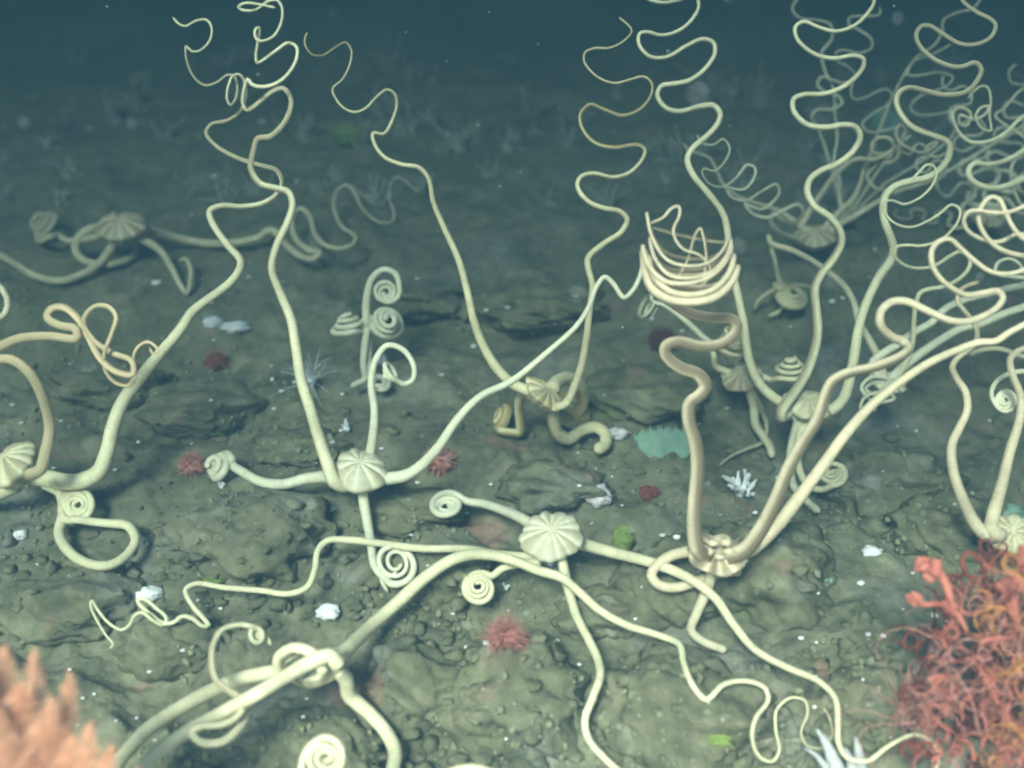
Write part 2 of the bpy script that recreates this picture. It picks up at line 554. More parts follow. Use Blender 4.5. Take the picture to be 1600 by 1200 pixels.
def arm(parent, D, pts, w, wt, mat, mode="up", dz=((0, 0), (1, 0)), wob=0.0, lift=.02, ref=None, power=1.0, sides=10, name="arm", ph=0.0, kw=.72):
    P = expand(pts, D)
    S = cat_rom(P, 4.0)
    L = np.concatenate([[0], np.cumsum(np.linalg.norm(np.diff(S[:, :2], axis=0), axis=1))])
    t = L / L[-1]
    w, wt = w * kw, wt * .85 * max(kw / .72, .8)
    wpx = wt + (w - wt) * (1 - t) ** (power * (2.5 if mode == 'up' else 1.4))
    px, py = S[:, 0], S[:, 1]
    off = np.interp(t, [a for a, _ in dz], [b for _, b in dz]) + wob * np.sin(L / 38.0 + ph) * np.clip(t * 4, 0, 1)
    if mode == "up":
        Z = D + off
    else:
        Zg = gzs(px, py) - lift
        f = np.clip(L / 90.0, 0, 1); f = f * f * (3 - 2 * f)
        Z = D * (1 - f) + Zg * f + off
    dco = S[:, 2] * D / FPX
    Z = Z + dco
    rad = wpx * .5 * Z / FPX
    Z = Z - dco
    for kk_ in (7, 7, 5):
        pad = np.pad(Z, kk_, mode='reflect', reflect_type='odd') if len(Z) > kk_ + 1 else np.pad(Z, kk_, mode='edge')
        Z = np.mean([pad[i:i + len(Z)] for i in range(2 * kk_ + 1)], axis=0)
    Z = Z + dco
    lim = bil(zmin, px, py) - rad * 1.15
    k = 12                                                  # ease the clamp so the arm never kinks
    cl = np.minimum(lim - Z, 0)
    pad = np.pad(cl, k, mode='edge')
    er = np.min([pad[i:i + len(Z)] for i in range(2 * k + 1)], axis=0)
    pad = np.pad(er, k, mode='edge')
    Z = Z + np.mean([pad[i:i + len(Z)] for i in range(2 * k + 1)], axis=0)
    rad = wpx * .5 * Z / FPX
    C = CAM + Z[:, None] * ((px - 800)[:, None] / FPX * RGT - (py - 600)[:, None] / FPX * UPV + FWD)
    rad[-1] *= .3
    rad = rad * (1 + .012 * np.sin(L * .05 + ph) + .01 * np.sin(L * .023 + 2))
    Vt, Ft, UV = tube_verts(C, rad, sides, ref)
    Vt = np.vstack([Vt, C[0], C[-1]])
    n = len(C)
    UV = np.vstack([UV, [[0, 0], [UV[-1, 0], 0]]])
    caps = [[n * sides, (j + 1) % sides, j, j] for j in range(sides)]
    # closed with small triangle fans
    tri = [(n * sides, (j + 1) % sides, j) for j in range(sides)] + [(n * sides + 1, (n - 1) * sides + j, (n - 1) * sides + (j + 1) % sides) for j in range(sides)]
    return mesh_obj(name, Vt, [tuple(int(q) for q in f) for f in Ft] + tri, mat, parent, uvs=UV)


def disk(parent, px, py, R, D, nrm, mat, tall=.42, ridges=12, ridge=.13, name="disk"):
    """fluted disk: paired ridges run from the middle to a scalloped rim; nrm in view axes (right, down, away)."""
    a = np.array(nrm, float); a /= np.linalg.norm(a)
    axis = a[0] * RGT - a[1] * UPV + a[2] * FWD
    u = np.cross(axis, FWD if abs(axis @ FWD) < .9 else RGT); u /= np.linalg.norm(u); w = np.cross(axis, u)
    c = ray_pt(px, py, D)
    r = R * D / FPX
    na, nr_ = 120, 22
    vs, uv = [], []
    th = np.linspace(0, 2 * np.pi, na, endpoint=False)
    rid = np.abs(np.cos((th + .07 * np.sin(3 * th + px) + .04 * np.sin(5 * th + py)) * ridges / 2)) ** .55 * (.86 + .14 * np.sin(th * 2.7 + py))
    jit = 1 + .05 * np.sin(th * 2 + px) + .04 * np.sin(th * 5 + py)
    for k in range(nr_ + 1):
        t = k / nr_
        if t <= .78:
            q = t / .78
            rr = r * q * (1 - .13 * (1 - rid) * q ** 2) * jit
            hh = r * tall * (math.sqrt(max(0, 1 - (q * .94) ** 2)) - .12 * math.exp(-(q / .18) ** 2)) - r * ridge * (1 - rid) * min(1, q * 2.2) * .9
        else:
            q = (t - .78) / .22
            rr = r * (1 - .42 * q) * (1 - .13 * (1 - rid) * (1 - q)) * jit
            hh = r * (tall * .34 - (tall * .34 + .34) * q) - r * ridge * (1 - rid) * (1 - q) * .9
        rr = rr * np.ones(na); hh = hh * np.ones(na)
        vs.append(c + rr[:, None] * (np.cos(th)[:, None] * u + np.sin(th)[:, None] * w) + hh[:, None] * axis)
        uv.append(np.stack([np.full(na, t * .05), np.full(na, .02) + .12 + .3 * rid], -1))
    Vt = np.vstack(vs); UV = np.vstack(uv)
    n = nr_ + 1
    ii = np.arange(n * na).reshape(n, na)
    Fq = np.stack([ii[:-1], ii[1:], np.roll(ii[1:], -1, 1), np.roll(ii[:-1], -1, 1)], -1).reshape(-1, 4)
    Vt = np.vstack([Vt, Vt[-na:].mean(0)]); UV = np.vstack([UV, [[0, .3]]])
    tri = [(n * na, (n - 1) * na + (j + 1) % na, (n - 1) * na + j) for j in range(na)]
    return mesh_obj(name, Vt, [tuple(int(q) for q in f) for f in Fq] + tri, mat, parent, uvs=UV)


GRP = "brittle stars on the seabed"


def star(label, px, py, D):
    p = ray_pt(px, py, D)
    return thing("brittle_star", label, "brittle star", p, GRP)


# ------------------------------------------------------------------ the brittle stars
# fluted star left of centre
D = float(gz(560, 800)) - .10
S = star("cream brittle star left of centre, one arm reaching right over the mustard-yellow star", 560, 748, D)
disk(S, 562, 742, 46, D, (.08, -.72, -.68), M_pale, tall=.7, ridges=10, ridge=.16)
arm(S, D, [(545, 752), (520, 745), (480, 748), (440, 757), (405, 752), (380, 738), (362, 726), coil(350, 732, 23, 2.6, (-.75, -.35, -.55), 26, 9)], 29, 12, M_pale, "ground", lift=.07)
arm(S, D, [(540, 760, -14), (522, 752, -30), (512, 725, -26), (500, 690), (485, 640), (470, 590), (462, 540), (455, 500), (437, 455), (425, 420), (432, 385), (450, 345), (457, 318), (450, 300), (430, 294), (407, 287), (392, 263), (397, 233), (402, 217), (423, 213), (447, 187), (455, 157), (443, 138), (427, 142), (407, 158), (386, 172), (380, 160), (383, 135), (387, 124), (395, 133), (417, 135), (443, 123), (463, 93), (463, 73), (450, 67), (430, 80), (402, 98), (400, 87), (403, 66), (405, 43), (399, 46), (400, 60), (408, 64), (427, 57), (440, 33), (440, 10), (432, 0), (417, 3), (400, 15), (380, 16), (372, 11), (383, 5), (400, 6), (430, 12)],
    31, 4.5, M_cream, "up", ((0, 0), (.25, -.05), (1, -.22)), .035, power=.85)
arm(S, D, [(570, 735, 18), (577, 715, 18), (583, 680), (585, 640), (580, 600), (588, 560), (605, 540), (628, 545), (646, 570), (645, 593), (632, 600), coil(614, 580, 18, 2.4, (.8, -.5, -.4), -14, 5)], 24, 9, M_pale, "up", ((0, 0), (1, -.05)))
arm(S, D, [(580, 748), (602, 748), (640, 740), (680, 705), (715, 655), (750, 620), (800, 595), (850, 555), (900, 510), (920, 480), (932, 448), (945, 433), (958, 443), (975, 465), (990, 452), (1002, 425), (1006, 400)], 30, 9, M_pale, "up", ((0, 0), (.3, -.06), (1, -.02)))
arm(S, D, [(566, 760, -8), (568, 780), (573, 810), (580, 850), (586, 885), (600, 902), coil(617, 880, 34, 2.3, (.25, -.2, -.95), 6, 9), (612, 900), (596, 905), (606, 925)], 24, 6, M_pale, "ground", lift=.05)

# central star
D = float(gz(862, 900)) - .10
S = star("pale cream brittle star with a pumpkin-like disk, above the pinkish red spiky anemone", 862, 846, D)
disk(S, 862, 843, 50, D, (-.06, -.66, -.75), M_pale, tall=.62, ridges=13, ridge=.13)
arm(S, D, [(840, 826, 12), (815, 810, 8), (785, 797), (755, 787), (728, 783), coil(697, 789, 26, 3.2, (-.15, -.72, -.68), -6, 5)], 25, 8, M_pale, "ground", lift=.06)
arm(S, D, [(840, 866), (822, 869), (780, 866), (730, 858), (660, 857), (600, 850), (550, 844), (512, 845), (497, 860), (492, 890), (480, 917), (450, 928), (410, 923), (350, 918), (306, 912), (290, 922), (300, 945), (318, 966), (326, 977), (317, 978), (300, 966), (284, 963), (272, 972), (256, 974), (238, 962), (220, 946), (215, 937), (226, 936), (244, 950), (260, 966), (255, 976), (240, 970), (222, 957), (210, 962), (203, 976), (190, 984), (172, 975), (155, 956), (143, 938), (142, 948), (151, 968), (166, 993), (177, 1007), (171, 1013)], 19, 4, M_cream, "ground", ((0, 0), (.1, -.04), (.35, -.06), (.6, 0), (1, 0)), lift=.06, power=.7)
arm(S, D, [(845, 878), (815, 880), (785, 888), (768, 900), coil(749, 919, 26, 3.3, (-.1, -.25, -.95), 16, 5)], 19, 8, M_cream, "ground", lift=.07)
arm(S, D, [(876, 865, -6), (880, 885, -8), (888, 920), (900, 960), (920, 1000), (934, 1030), (938, 1055), (926, 1090), (914, 1125), (920, 1155), (945, 1185), (970, 1207), (990, 1225)], 23, 13, M_cream, "ground", lift=.06)
arm(S, D, [(885, 848), (906, 850), (960, 864), (1020, 880), (1070, 900), (1115, 932), (1148, 978), (1180, 1015), (1230, 1043), (1280, 1065), (1305, 1092), (1309, 1130), (1310, 1160), (1323, 1183), (1355, 1189), (1388, 1166), (1430, 1148), (1458, 1162), (1467, 1188), (1452, 1218)], 28, 5, M_cream, "ground", ((0, 0), (.2, -.06), (.5, -.05), (1, -.02)), lift=.06, power=.8)

# lowest star
D = float(gz(500, 1100)) - .14
S = star("edge-on cream brittle star whose thick paired arms run off at the lower left", 495, 1040, D)
disk(S, 492, 1043, 56, D, (-.15, -.93, -.2), M_cream, tall=.4)
arm(S, D, [(515, 1035), (545, 1012), (580, 978), (625, 938), (665, 902), (700, 878), (730, 867), (765, 867), (800, 875), (840, 891), (878, 903), (905, 925), (935, 952), (980, 977), (1030, 993), (1062, 1008), (1068, 1035), (1082, 1070), (1103, 1093), (1112, 1088), (1130, 1070), (1165, 1064), (1195, 1075), (1200, 1095), (1182, 1120), (1175, 1150), (1185, 1180), (1205, 1190), (1217, 1175), (1212, 1140), (1213, 1110), (1235, 1090), (1258, 1095), (1262, 1115), (1252, 1145), (1262, 1165), (1285, 1168), (1300, 1150), (1295, 1120), (1285, 1105)], 33, 3.2, M_cream, "ground", ((0, 0), (.12, -.05), (.3, -.10), (.5, -.02), (1, 0)), lift=.05, power=1.0)
arm(S, D, [(525, 1045, -20), (540, 1062, -10), (545, 1085), (575, 1112), (602, 1142), (617, 1175), (610, 1215), (600, 1240)], 34, 26, M_cream, "ground", lift=.07)
arm(S, D, [(470, 1048), (430, 1050), (380, 1060), (330, 1080), (280, 1107), (235, 1137), (200, 1172), (170, 1215), (150, 1250)], 34, 27, M_cream, "ground", ((0, 0), (.4, -.1), (1, -.12)), lift=.10)
arm(S, D, [(530, 1040, -60), (515, 1025, -70), (485, 1035, -80), (450, 1055, -80), (405, 1082, -60), (350, 1112), (290, 1145), (240, 1182), (205, 1225)], 34, 25, M_cream, "ground", ((0, 0), (.4, -.16), (1, -.18)), lift=.12)
arm(S, D, [(505, 1050, -30), (490, 1022, -60), (460, 1012, -70), (436, 1026, -60), (434, 1052, -30), (420, 1076), (398, 1092), (387, 1108), (378, 1132), (350, 1158), (315, 1160), (300, 1145), (312, 1135), (345, 1132), (372, 1118), (380, 1098), (362, 1082), (340, 1066), (331, 1040), (333, 1008), (346, 985), (372, 976), (392, 978), coil(398, 993, 15, 1.6, (.5, -.3, -.8), 8, 7), (408, 985), (424, 1008)], 26, 9, M_cream, "ground", ((0, -.04), (.2, -.12), (.5, -.20), (1, -.06)), lift=.12)

# left star
D = float(gz(60, 800)) - .12
S = star("brittle star at the left edge with a ring-looped arm and an orange twisted arm", 40, 738, D)
disk(S, 30, 732, 45, D, (-.45, -.62, -.6), M_cream, tall=.8, ridge=.2, ridges=12)
arm(S, D, [(42, 742, 6), (75, 748, 4), (105, 753), (132, 750), (155, 737), (168, 705), (176, 670), (190, 632), (218, 592), (250, 553), (282, 515), (300, 488), (322, 470), (350, 450), (371, 428), (376, 407), (357, 384), (332, 348), (328, 330), (345, 322), (376, 323), (410, 318), (433, 303), (441, 285), (432, 266), (410, 259), (372, 247), (338, 228), (322, 208), (330, 194), (355, 188), (374, 175), (383, 155), (383, 132), (375, 117), (365, 118), (357, 135), (355, 155), (360, 164), (368, 155), (371, 135), (366, 119), (355, 117), (340, 128), (320, 133), (303, 120), (292, 95), (291, 72), (299, 80), (312, 79), (327, 65), (331, 45), (323, 31), (305, 33), (290, 41), (279, 37), (270, 27)],
    42, 4, M_cream, "up", ((0, 0), (.3, .06), (1, .02)), .035, power=.95, ph=2)
arm(S, D, [(45, 742, -30), (62, 735, -45), (72, 705, -20), (78, 665), (66, 618), (48, 585), (20, 563), (-15, 560), (-28, 550), (0, 541), (30, 529), (75, 525), (120, 528), (118, 514), (92, 508), (74, 496), (80, 483), (98, 480), (120, 495), (138, 525), (157, 560), (180, 580), (207, 585), (206, 565), (172, 550), (143, 528), (131, 502), (146, 480), (168, 479), (181, 494), (174, 522), (163, 552), (165, 580), (182, 599), (203, 602), (212, 588), (208, 562), (215, 543), (230, 534), (243, 541), (247, 550), (238, 552), (234, 543)], 30, 5, M_apricot, "up", ((0, -.05), (.3, -.25), (.7, -.35), (1, -.30)), .04, power=.4, ref=(.3, .9, .2), kw=.62)
arm(S, D, [(70, 755, 10), (95, 770, 10), (100, 800), (93, 835), (108, 862), (136, 880), (168, 884), (198, 868), (212, 842), (200, 822), (170, 818), (142, 815, -10), (118, 812, -28), coil(121, 790, 27, 3.6, (-.05, -.2, -.98), 8, 4)], 26, 7, M_cream, "ground", lift=.06, power=.6)
arm(S, D, [(20, 745, -15), (-20, 720), (-40, 640), (-30, 560), (-12, 505), (8, 490), (12, 470), (2, 450), (-25, 430)], 26, 12, M_dusty, "up")
arm(S, D, [(25, 760), (-10, 775), (-60, 790), (-120, 830)], 30, 24, M_cream, "ground")

# far left star
D = float(gz(190, 405)) - .10
S = star("dusty tan brittle star far off at upper left with a ribbed dome", 190, 362, D)
disk(S, 190, 358, 41, D, (.02, -.72, -.68), M_dusty, tall=.5, ridge=.13)
arm(S, D, [(215, 358), (235, 360), (280, 373), (330, 381), (385, 377), (407, 370), (419, 360), (432, 364), (447, 383), (467, 399), (488, 405), (500, 396), (480, 389), (462, 372), (456, 345), (463, 328), (473, 327), (484, 338), (493, 368), (512, 385), (535, 388), (553, 380), (555, 369), (535, 355), (522, 325), (526, 300), (540, 289), (552, 298), (567, 327), (592, 347), (612, 346), (616, 335), (609, 312), (610, 288), (620, 276), (634, 283), (647, 295), (654, 299)], 22, 3, M_dusty, "ground", ((0, 0), (.3, -.05), (.5, -.15), (1, -.2)), lift=.05, power=.85)
arm(S, D, [(212, 370), (230, 378), (252, 393), (268, 418), (282, 445), (292, 458), (298, 440), (297, 415), (288, 404), (279, 410)], 21, 8, M_dusty, "ground", lift=.05)
arm(S, D, [(165, 362), (145, 357), (125, 370), (118, 388), (128, 405), (155, 413), (185, 411), (206, 402), (213, 388), (205, 380)], 22, 12, M_dusty, "ground", lift=.05)
arm(S, D, [(182, 372, -8), (172, 392), (155, 412), (130, 428), (95, 439), (55, 431), (25, 413), (-10, 395), (-40, 390)], 20, 13, M_dusty, "ground", lift=.05)
arm(S, D, [(160, 368), (135, 374), (105, 376), (92, 368), coil(78, 358, 26, 4.2, (-.75, -.55, -.3), 34, 7)], 16, 9, M_dusty, "ground", lift=.08)

# white curled star behind the fluted star
D = float(gz(580, 608)) - .06
S = star("small whitish brittle star standing upright with tightly curled arms like fern heads", 575, 508, D)
disk(S, 576, 505, 15, D, (.3, .3, -.9), M_pale, tall=.5)
arm(S, D, [(574, 505), (572, 485), (574, 460), (582, 434), (600, 421), (618, 428), (624, 448), coil(604, 455, 20, 2.6, (.1, -.15, -.98), -12, 4)], 16, 6, M_pale, "up", kw=.9)
arm(S, D, [(576, 510), (582, 505), (585, 515), coil(604, 503, 25, 3.0, (.35, -.35, -.87), 12, 6)], 12, 8, M_pale, "up", ((0, 0), (1, -.05)), kw=.9)
arm(S, D, [(572, 508), (566, 518), coil(546, 515, 27, 3.0, (-.25, -.94, -.22), 24, 6)], 12, 8, M_pale, "up", kw=.9)
arm(S, D, [(574, 512), (570, 540), (568, 570), (570, 592), (556, 600), (548, 605)], 15, 10, M_pale, "up", kw=.9)
arm(S, D, [(576, 514, 10), (577, 560, 10), (576, 590), (588, 606), coil(592, 598, 17, 1.8, (.1, -.7, -.6), 4, 7)], 11, 8, M_pale, "up", kw=.9)

# yellow star
D = float(gz(860, 700)) - .12
S = star("mustard-yellow brittle star in the middle distance, tipped on edge", 852, 618, D)
disk(S, 850, 618, 38, D, (.5, -.62, -.38), M_yellow, tall=.4, ridge=.14)
arm(S, D, [(830, 612), (805, 602), (780, 580), (755, 540), (740, 500), (730, 455), (716, 405), (692, 352), (677, 315), (670, 280), (655, 262), (628, 257), (600, 245), (584, 222), (583, 208), (600, 209), (612, 190), (620, 165), (617, 147), (605, 140), (590, 150), (570, 170), (552, 175), (535, 167), (521, 147), (520, 138), (535, 124), (547, 100), (549, 78), (540, 66), (525, 73), (505, 86), (488, 85), (477, 70), (477, 58), (481, 50)], 25, 3.2, M_yellow, "up", ((0, 0), (1, -.12)), .04, power=.85)
arm(S, D, [(862, 636, -12), (882, 632, -20), (897, 605), (910, 565), (917, 525), (921, 485), (926, 448), (919, 418), (919, 403), (943, 381), (970, 363), (980, 343), (968, 330), (943, 325), (917, 313), (902, 290), (908, 276), (928, 271), (957, 277), (983, 270), (1003, 250), (1008, 234), (997, 226), (960, 230), (930, 223), (910, 200), (907, 178), (922, 163), (942, 170), (973, 180), (1000, 170), (1017, 148), (1018, 130), (1006, 120), (983, 125), (960, 130), (933, 120), (913, 97), (914, 82), (930, 75), (950, 75), (973, 65), (987, 48), (979, 37), (967, 27)], 19, 3.6, M_yellow, "up", ((0, 0), (.2, -.04), (1, -.12)), .03, power=.7, ref=(-.8, -.3, .3))
arm(S, D, [(862, 608), (870, 597), (890, 592), (908, 606), (910, 630), (898, 645), (884, 640), coil(893, 642, 31, 2.6, (.5, -.6, -.6), -14, 12)], 24, 12, M_yellow, "ground", lift=.07, kw=.95)
arm(S, D, [(862, 630), (864, 652), (870, 675), (888, 686), (910, 672), (932, 668), (946, 680), (944, 696), (930, 704)], 24, 18, M_yellow, "ground", lift=.06, kw=.9)
arm(S, D, [(838, 622), (818, 615), (811, 630), (812, 655), (812, 676), (800, 676), coil(790, 655, 22, 3.2, (-.85, -.3, -.3), 16, 7)], 17, 9, M_yellow, "ground", lift=.06, kw=.95)

# star right of centre, arms rising in three tall waves
D = float(gz(1245, 705)) - .16
S = star("cream brittle star whose three tall wavy arms rise past the top edge", 1250, 640, D)
disk(S, 1258, 636, 40, D, (.1, -.75, -.6), M_cream, tall=.55, ridge=.12)
arm(S, D, [(1240, 640), (1222, 630), (1200, 614), (1182, 592), (1170, 560), (1161, 500), (1150, 450), (1141, 405), (1137, 365), (1130, 335), (1108, 304), (1082, 272), (1074, 248), (1082, 232), (1105, 212), (1122, 192), (1125, 177), (1115, 165), (1095, 166), (1060, 174), (1038, 167), (1027, 148), (1034, 134), (1052, 131), (1078, 125), (1102, 107), (1117, 83), (1114, 66), (1098, 61), (1072, 72), (1042, 89), (1015, 88), (998, 68), (1000, 52), (1012, 50), (1035, 55), (1062, 47), (1083, 28), (1092, 8), (1085, -8), (1060, 0), (1035, 4), (1012, -2), (1000, -15)], 27, 7, M_cream, "up", ((0, 0), (1, -.15)), .03, power=.75, kw=.6)
arm(S, D, [(1232, 645, -20), (1220, 652, -40), (1222, 640, -45), (1242, 612, -30), (1262, 578), (1277, 525), (1275, 480), (1273, 452), (1282, 430), (1303, 403), (1315, 378), (1311, 358), (1295, 338), (1272, 322), (1261, 298), (1266, 280), (1282, 267), (1310, 255), (1333, 236), (1344, 213), (1336, 198), (1318, 195), (1290, 199), (1260, 194), (1240, 173), (1240, 155), (1255, 148), (1290, 146), (1325, 131), (1348, 106), (1349, 92), (1336, 87), (1300, 91), (1270, 83), (1245, 60), (1243, 42), (1256, 34), (1280, 43), (1305, 49), (1335, 40), (1358, 18), (1366, 2), (1360, -12)], 29, 8, M_cream, "up", ((0, 0), (1, -.25)), .03, power=.7, ph=1, kw=.6)
arm(S, D, [(1275, 642), (1300, 640), (1318, 622), (1332, 570), (1342, 510), (1355, 470), (1375, 430), (1391, 408), (1396, 388), (1392, 372), (1382, 345), (1380, 322), (1384, 305), (1397, 292), (1422, 283), (1450, 277), (1474, 259), (1484, 238), (1481, 222), (1465, 214), (1442, 206), (1424, 197), (1409, 180), (1401, 161), (1405, 145), (1420, 137), (1442, 141), (1465, 147), (1490, 148), (1512, 142), (1528, 124), (1533, 108), (1524, 98), (1505, 104), (1488, 104), (1460, 93), (1437, 72), (1431, 55), (1439, 41), (1452, 40), (1475, 54), (1500, 68), (1525, 69), (1548, 58), (1556, 40), (1548, 30), (1525, 18), (1505, 2), (1498, -15)], 30, 8, M_cream, "up", ((0, 0), (1, -.1)), .03, power=.7, ph=2, kw=.6)
arm(S, D, [(1262, 652), (1252, 680), (1246, 700), (1248, 730), (1262, 758), (1285, 765), coil(1301, 741, 21, 3.3, (-.1, -.45, -.88), 20, 5)], 24, 8, M_cream, "up", ((0, 0), (1, -.04)))
arm(S, D, [(1250, 655), (1240, 690), (1235, 725), (1240, 760), (1262, 785), (1280, 800)], 26, 14, M_pale, "ground", lift=.04)

# brown star wedged behind it
D = float(gz(1165, 650)) - .10
S = star("small brownish brittle star wedged left of the three tall wavy arms, with stacked cone coils", 1160, 592, D)
disk(S, 1158, 590, 32, D, (-.2, -.5, -.8), M_dusty, tall=.5)
arm(S, D, [(1158, 575), (1148, 560), (1125, 548), (1100, 528), (1070, 500), (1040, 478), (1018, 470), coil(1005, 478, 20, 2.3, (-.75, -.5, -.3), -20, 10)], 22, 6, M_pale, "up", ((0, 0), (1, .05)))
arm(S, D, [(1150, 585), (1135, 580), (1118, 572), coil(1138, 556, 27, 3.4, (.25, -.9, -.35), 44, 12)], 16, 9, M_cream, "up", ((0, 0), (1, -.08)))
arm(S, D, [(1172, 582), (1190, 588), (1206, 594), coil(1236, 584, 28, 3.6, (.05, -.93, -.35), 26, 4)], 16, 9, M_cream, "up", ((0, 0), (1, -.08)))
arm(S, D, [(1170, 605), (1178, 635), (1180, 662), (1192, 682), (1203, 698), (1206, 715)], 22, 15, M_cream, "ground", lift=.04)
arm(S, D, [(1172, 605), (1190, 640), (1198, 665), (1192, 690), (1165, 702), (1142, 713), (1124, 727)], 14, 5, M_dusty, "ground", lift=.03)

BASKET = []
_jx, _jy, _jt = (0, 5, -6, 3, -4, 2), (0, 5, -5, 4, -7, 3), (0, 5, -6, -3, 7, -2)
for i in range(1, 56):                                      # four and a half sagging open rings
    a = math.pi - i * 2 * math.pi / 12
    q = i / 55
    n_ = i / 12; k0 = int(n_); f_ = n_ - k0
    jx, jy, jt = (v[k0] * (1 - f_) + v[k0 + 1] * f_ for v in (_jx, _jy, _jt))
    lft = max(0, -math.cos(a)) ** 5
    BASKET.append((1078 + jx + (72 - 10 * q) * math.cos(a), 434 + jy - 58 * q + jt * math.cos(a) + (40 if math.sin(a) > 0 else 22) * abs(math.sin(a)) - 40 * lft * (.3 + .7 * q) - 14 * max(0, math.cos(a)) ** 3, -75 * math.sin(a)))

# tan star, mouth side to the camera, in front
D = float(gz(1115, 905)) - .10
S = star("tan brittle star at lower right, mouth side up, one arm coiled into a basket", 1118, 862, D)
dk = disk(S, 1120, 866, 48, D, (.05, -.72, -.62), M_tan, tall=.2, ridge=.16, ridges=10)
mc = []
for k in range(5):
    a = k * 2 * math.pi / 5 + .3
    x0, y0 = 1124 + 17 * math.cos(a), 858 + 12 * math.sin(a)
    mc.append((x0, y0))
for k, (x0, y0) in enumerate(mc):
    rock_mesh("jaw", ray_pt(x0, y0, D - .035), (.013, .011, .013), 60 + k, M_tan, parent=dk, sub=2, rough=.3)
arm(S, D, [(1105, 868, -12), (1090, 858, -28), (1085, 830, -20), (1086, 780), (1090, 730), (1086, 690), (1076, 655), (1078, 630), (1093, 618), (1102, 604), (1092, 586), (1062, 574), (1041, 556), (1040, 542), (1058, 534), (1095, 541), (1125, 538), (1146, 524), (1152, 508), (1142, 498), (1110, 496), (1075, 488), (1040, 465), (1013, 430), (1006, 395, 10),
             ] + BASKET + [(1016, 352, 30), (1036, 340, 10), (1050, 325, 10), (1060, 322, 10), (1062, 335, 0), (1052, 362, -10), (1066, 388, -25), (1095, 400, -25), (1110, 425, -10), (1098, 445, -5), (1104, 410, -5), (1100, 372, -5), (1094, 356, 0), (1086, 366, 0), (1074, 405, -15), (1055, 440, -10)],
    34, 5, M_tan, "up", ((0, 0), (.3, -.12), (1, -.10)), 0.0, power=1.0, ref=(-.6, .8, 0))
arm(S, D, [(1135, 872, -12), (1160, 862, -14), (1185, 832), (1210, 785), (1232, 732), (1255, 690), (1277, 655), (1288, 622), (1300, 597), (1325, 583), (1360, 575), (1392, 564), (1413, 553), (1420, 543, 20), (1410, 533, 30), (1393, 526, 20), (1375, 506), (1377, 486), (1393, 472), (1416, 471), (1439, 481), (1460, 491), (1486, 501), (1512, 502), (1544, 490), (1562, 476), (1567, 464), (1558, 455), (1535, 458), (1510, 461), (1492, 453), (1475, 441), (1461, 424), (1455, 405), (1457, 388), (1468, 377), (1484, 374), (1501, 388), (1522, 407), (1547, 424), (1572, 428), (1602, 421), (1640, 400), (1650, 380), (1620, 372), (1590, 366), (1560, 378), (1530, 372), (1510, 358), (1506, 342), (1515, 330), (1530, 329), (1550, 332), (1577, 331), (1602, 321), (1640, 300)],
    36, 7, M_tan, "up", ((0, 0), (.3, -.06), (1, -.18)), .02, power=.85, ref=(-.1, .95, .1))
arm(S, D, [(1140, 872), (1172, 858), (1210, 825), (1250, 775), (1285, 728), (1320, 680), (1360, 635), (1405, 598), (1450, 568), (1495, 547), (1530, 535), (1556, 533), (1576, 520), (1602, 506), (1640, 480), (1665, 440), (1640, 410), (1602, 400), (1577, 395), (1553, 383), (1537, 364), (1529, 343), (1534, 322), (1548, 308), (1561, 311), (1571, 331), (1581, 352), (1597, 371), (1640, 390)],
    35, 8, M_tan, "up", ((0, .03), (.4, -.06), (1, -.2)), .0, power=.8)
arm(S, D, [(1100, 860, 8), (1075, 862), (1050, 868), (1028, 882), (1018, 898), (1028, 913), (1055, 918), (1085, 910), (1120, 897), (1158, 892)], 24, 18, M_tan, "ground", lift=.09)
arm(S, D, [(1115, 885, 10), (1105, 920, 10), (1090, 955), (1080, 985), (1100, 1003), (1128, 1014), (1134, 1018)], 26, 16, M_dusty, "ground", lift=.03)

# star at the right edge
D = float(gz(1560, 880)) - .10
S = star("cream brittle star above the red coral, two arms rising in a V", 1570, 846, D)
disk(S, 1578, 836, 36, D, (-.1, -.5, -.8), M_cream, tall=.5)
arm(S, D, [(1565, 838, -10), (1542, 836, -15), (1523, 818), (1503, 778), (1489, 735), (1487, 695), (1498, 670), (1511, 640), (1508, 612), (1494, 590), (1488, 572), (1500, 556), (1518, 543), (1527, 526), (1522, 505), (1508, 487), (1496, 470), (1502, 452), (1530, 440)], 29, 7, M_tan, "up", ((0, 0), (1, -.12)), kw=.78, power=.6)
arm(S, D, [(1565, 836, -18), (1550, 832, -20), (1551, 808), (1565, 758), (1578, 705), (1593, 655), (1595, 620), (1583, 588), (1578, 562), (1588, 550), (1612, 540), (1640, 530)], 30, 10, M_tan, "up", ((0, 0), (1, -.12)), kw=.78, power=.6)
arm(S, D, [(1590, 838, 10), (1620, 800, 20), (1650, 700, 20), (1640, 610), (1610, 582), (1580, 583), (1558, 595), (1549, 614), (1555, 632), coil(1571, 625, 18, 3.2, (-.1, -.1, -1), 6, 3)], 22, 6, M_pale, "up", power=.7)
arm(S, D, [(1580, 845), (1610, 860), (1660, 880)], 26, 20, M_cream, "ground")
arm(S, D, [(1585, 825), (1625, 810), (1680, 800)], 26, 20, M_cream, "ground")

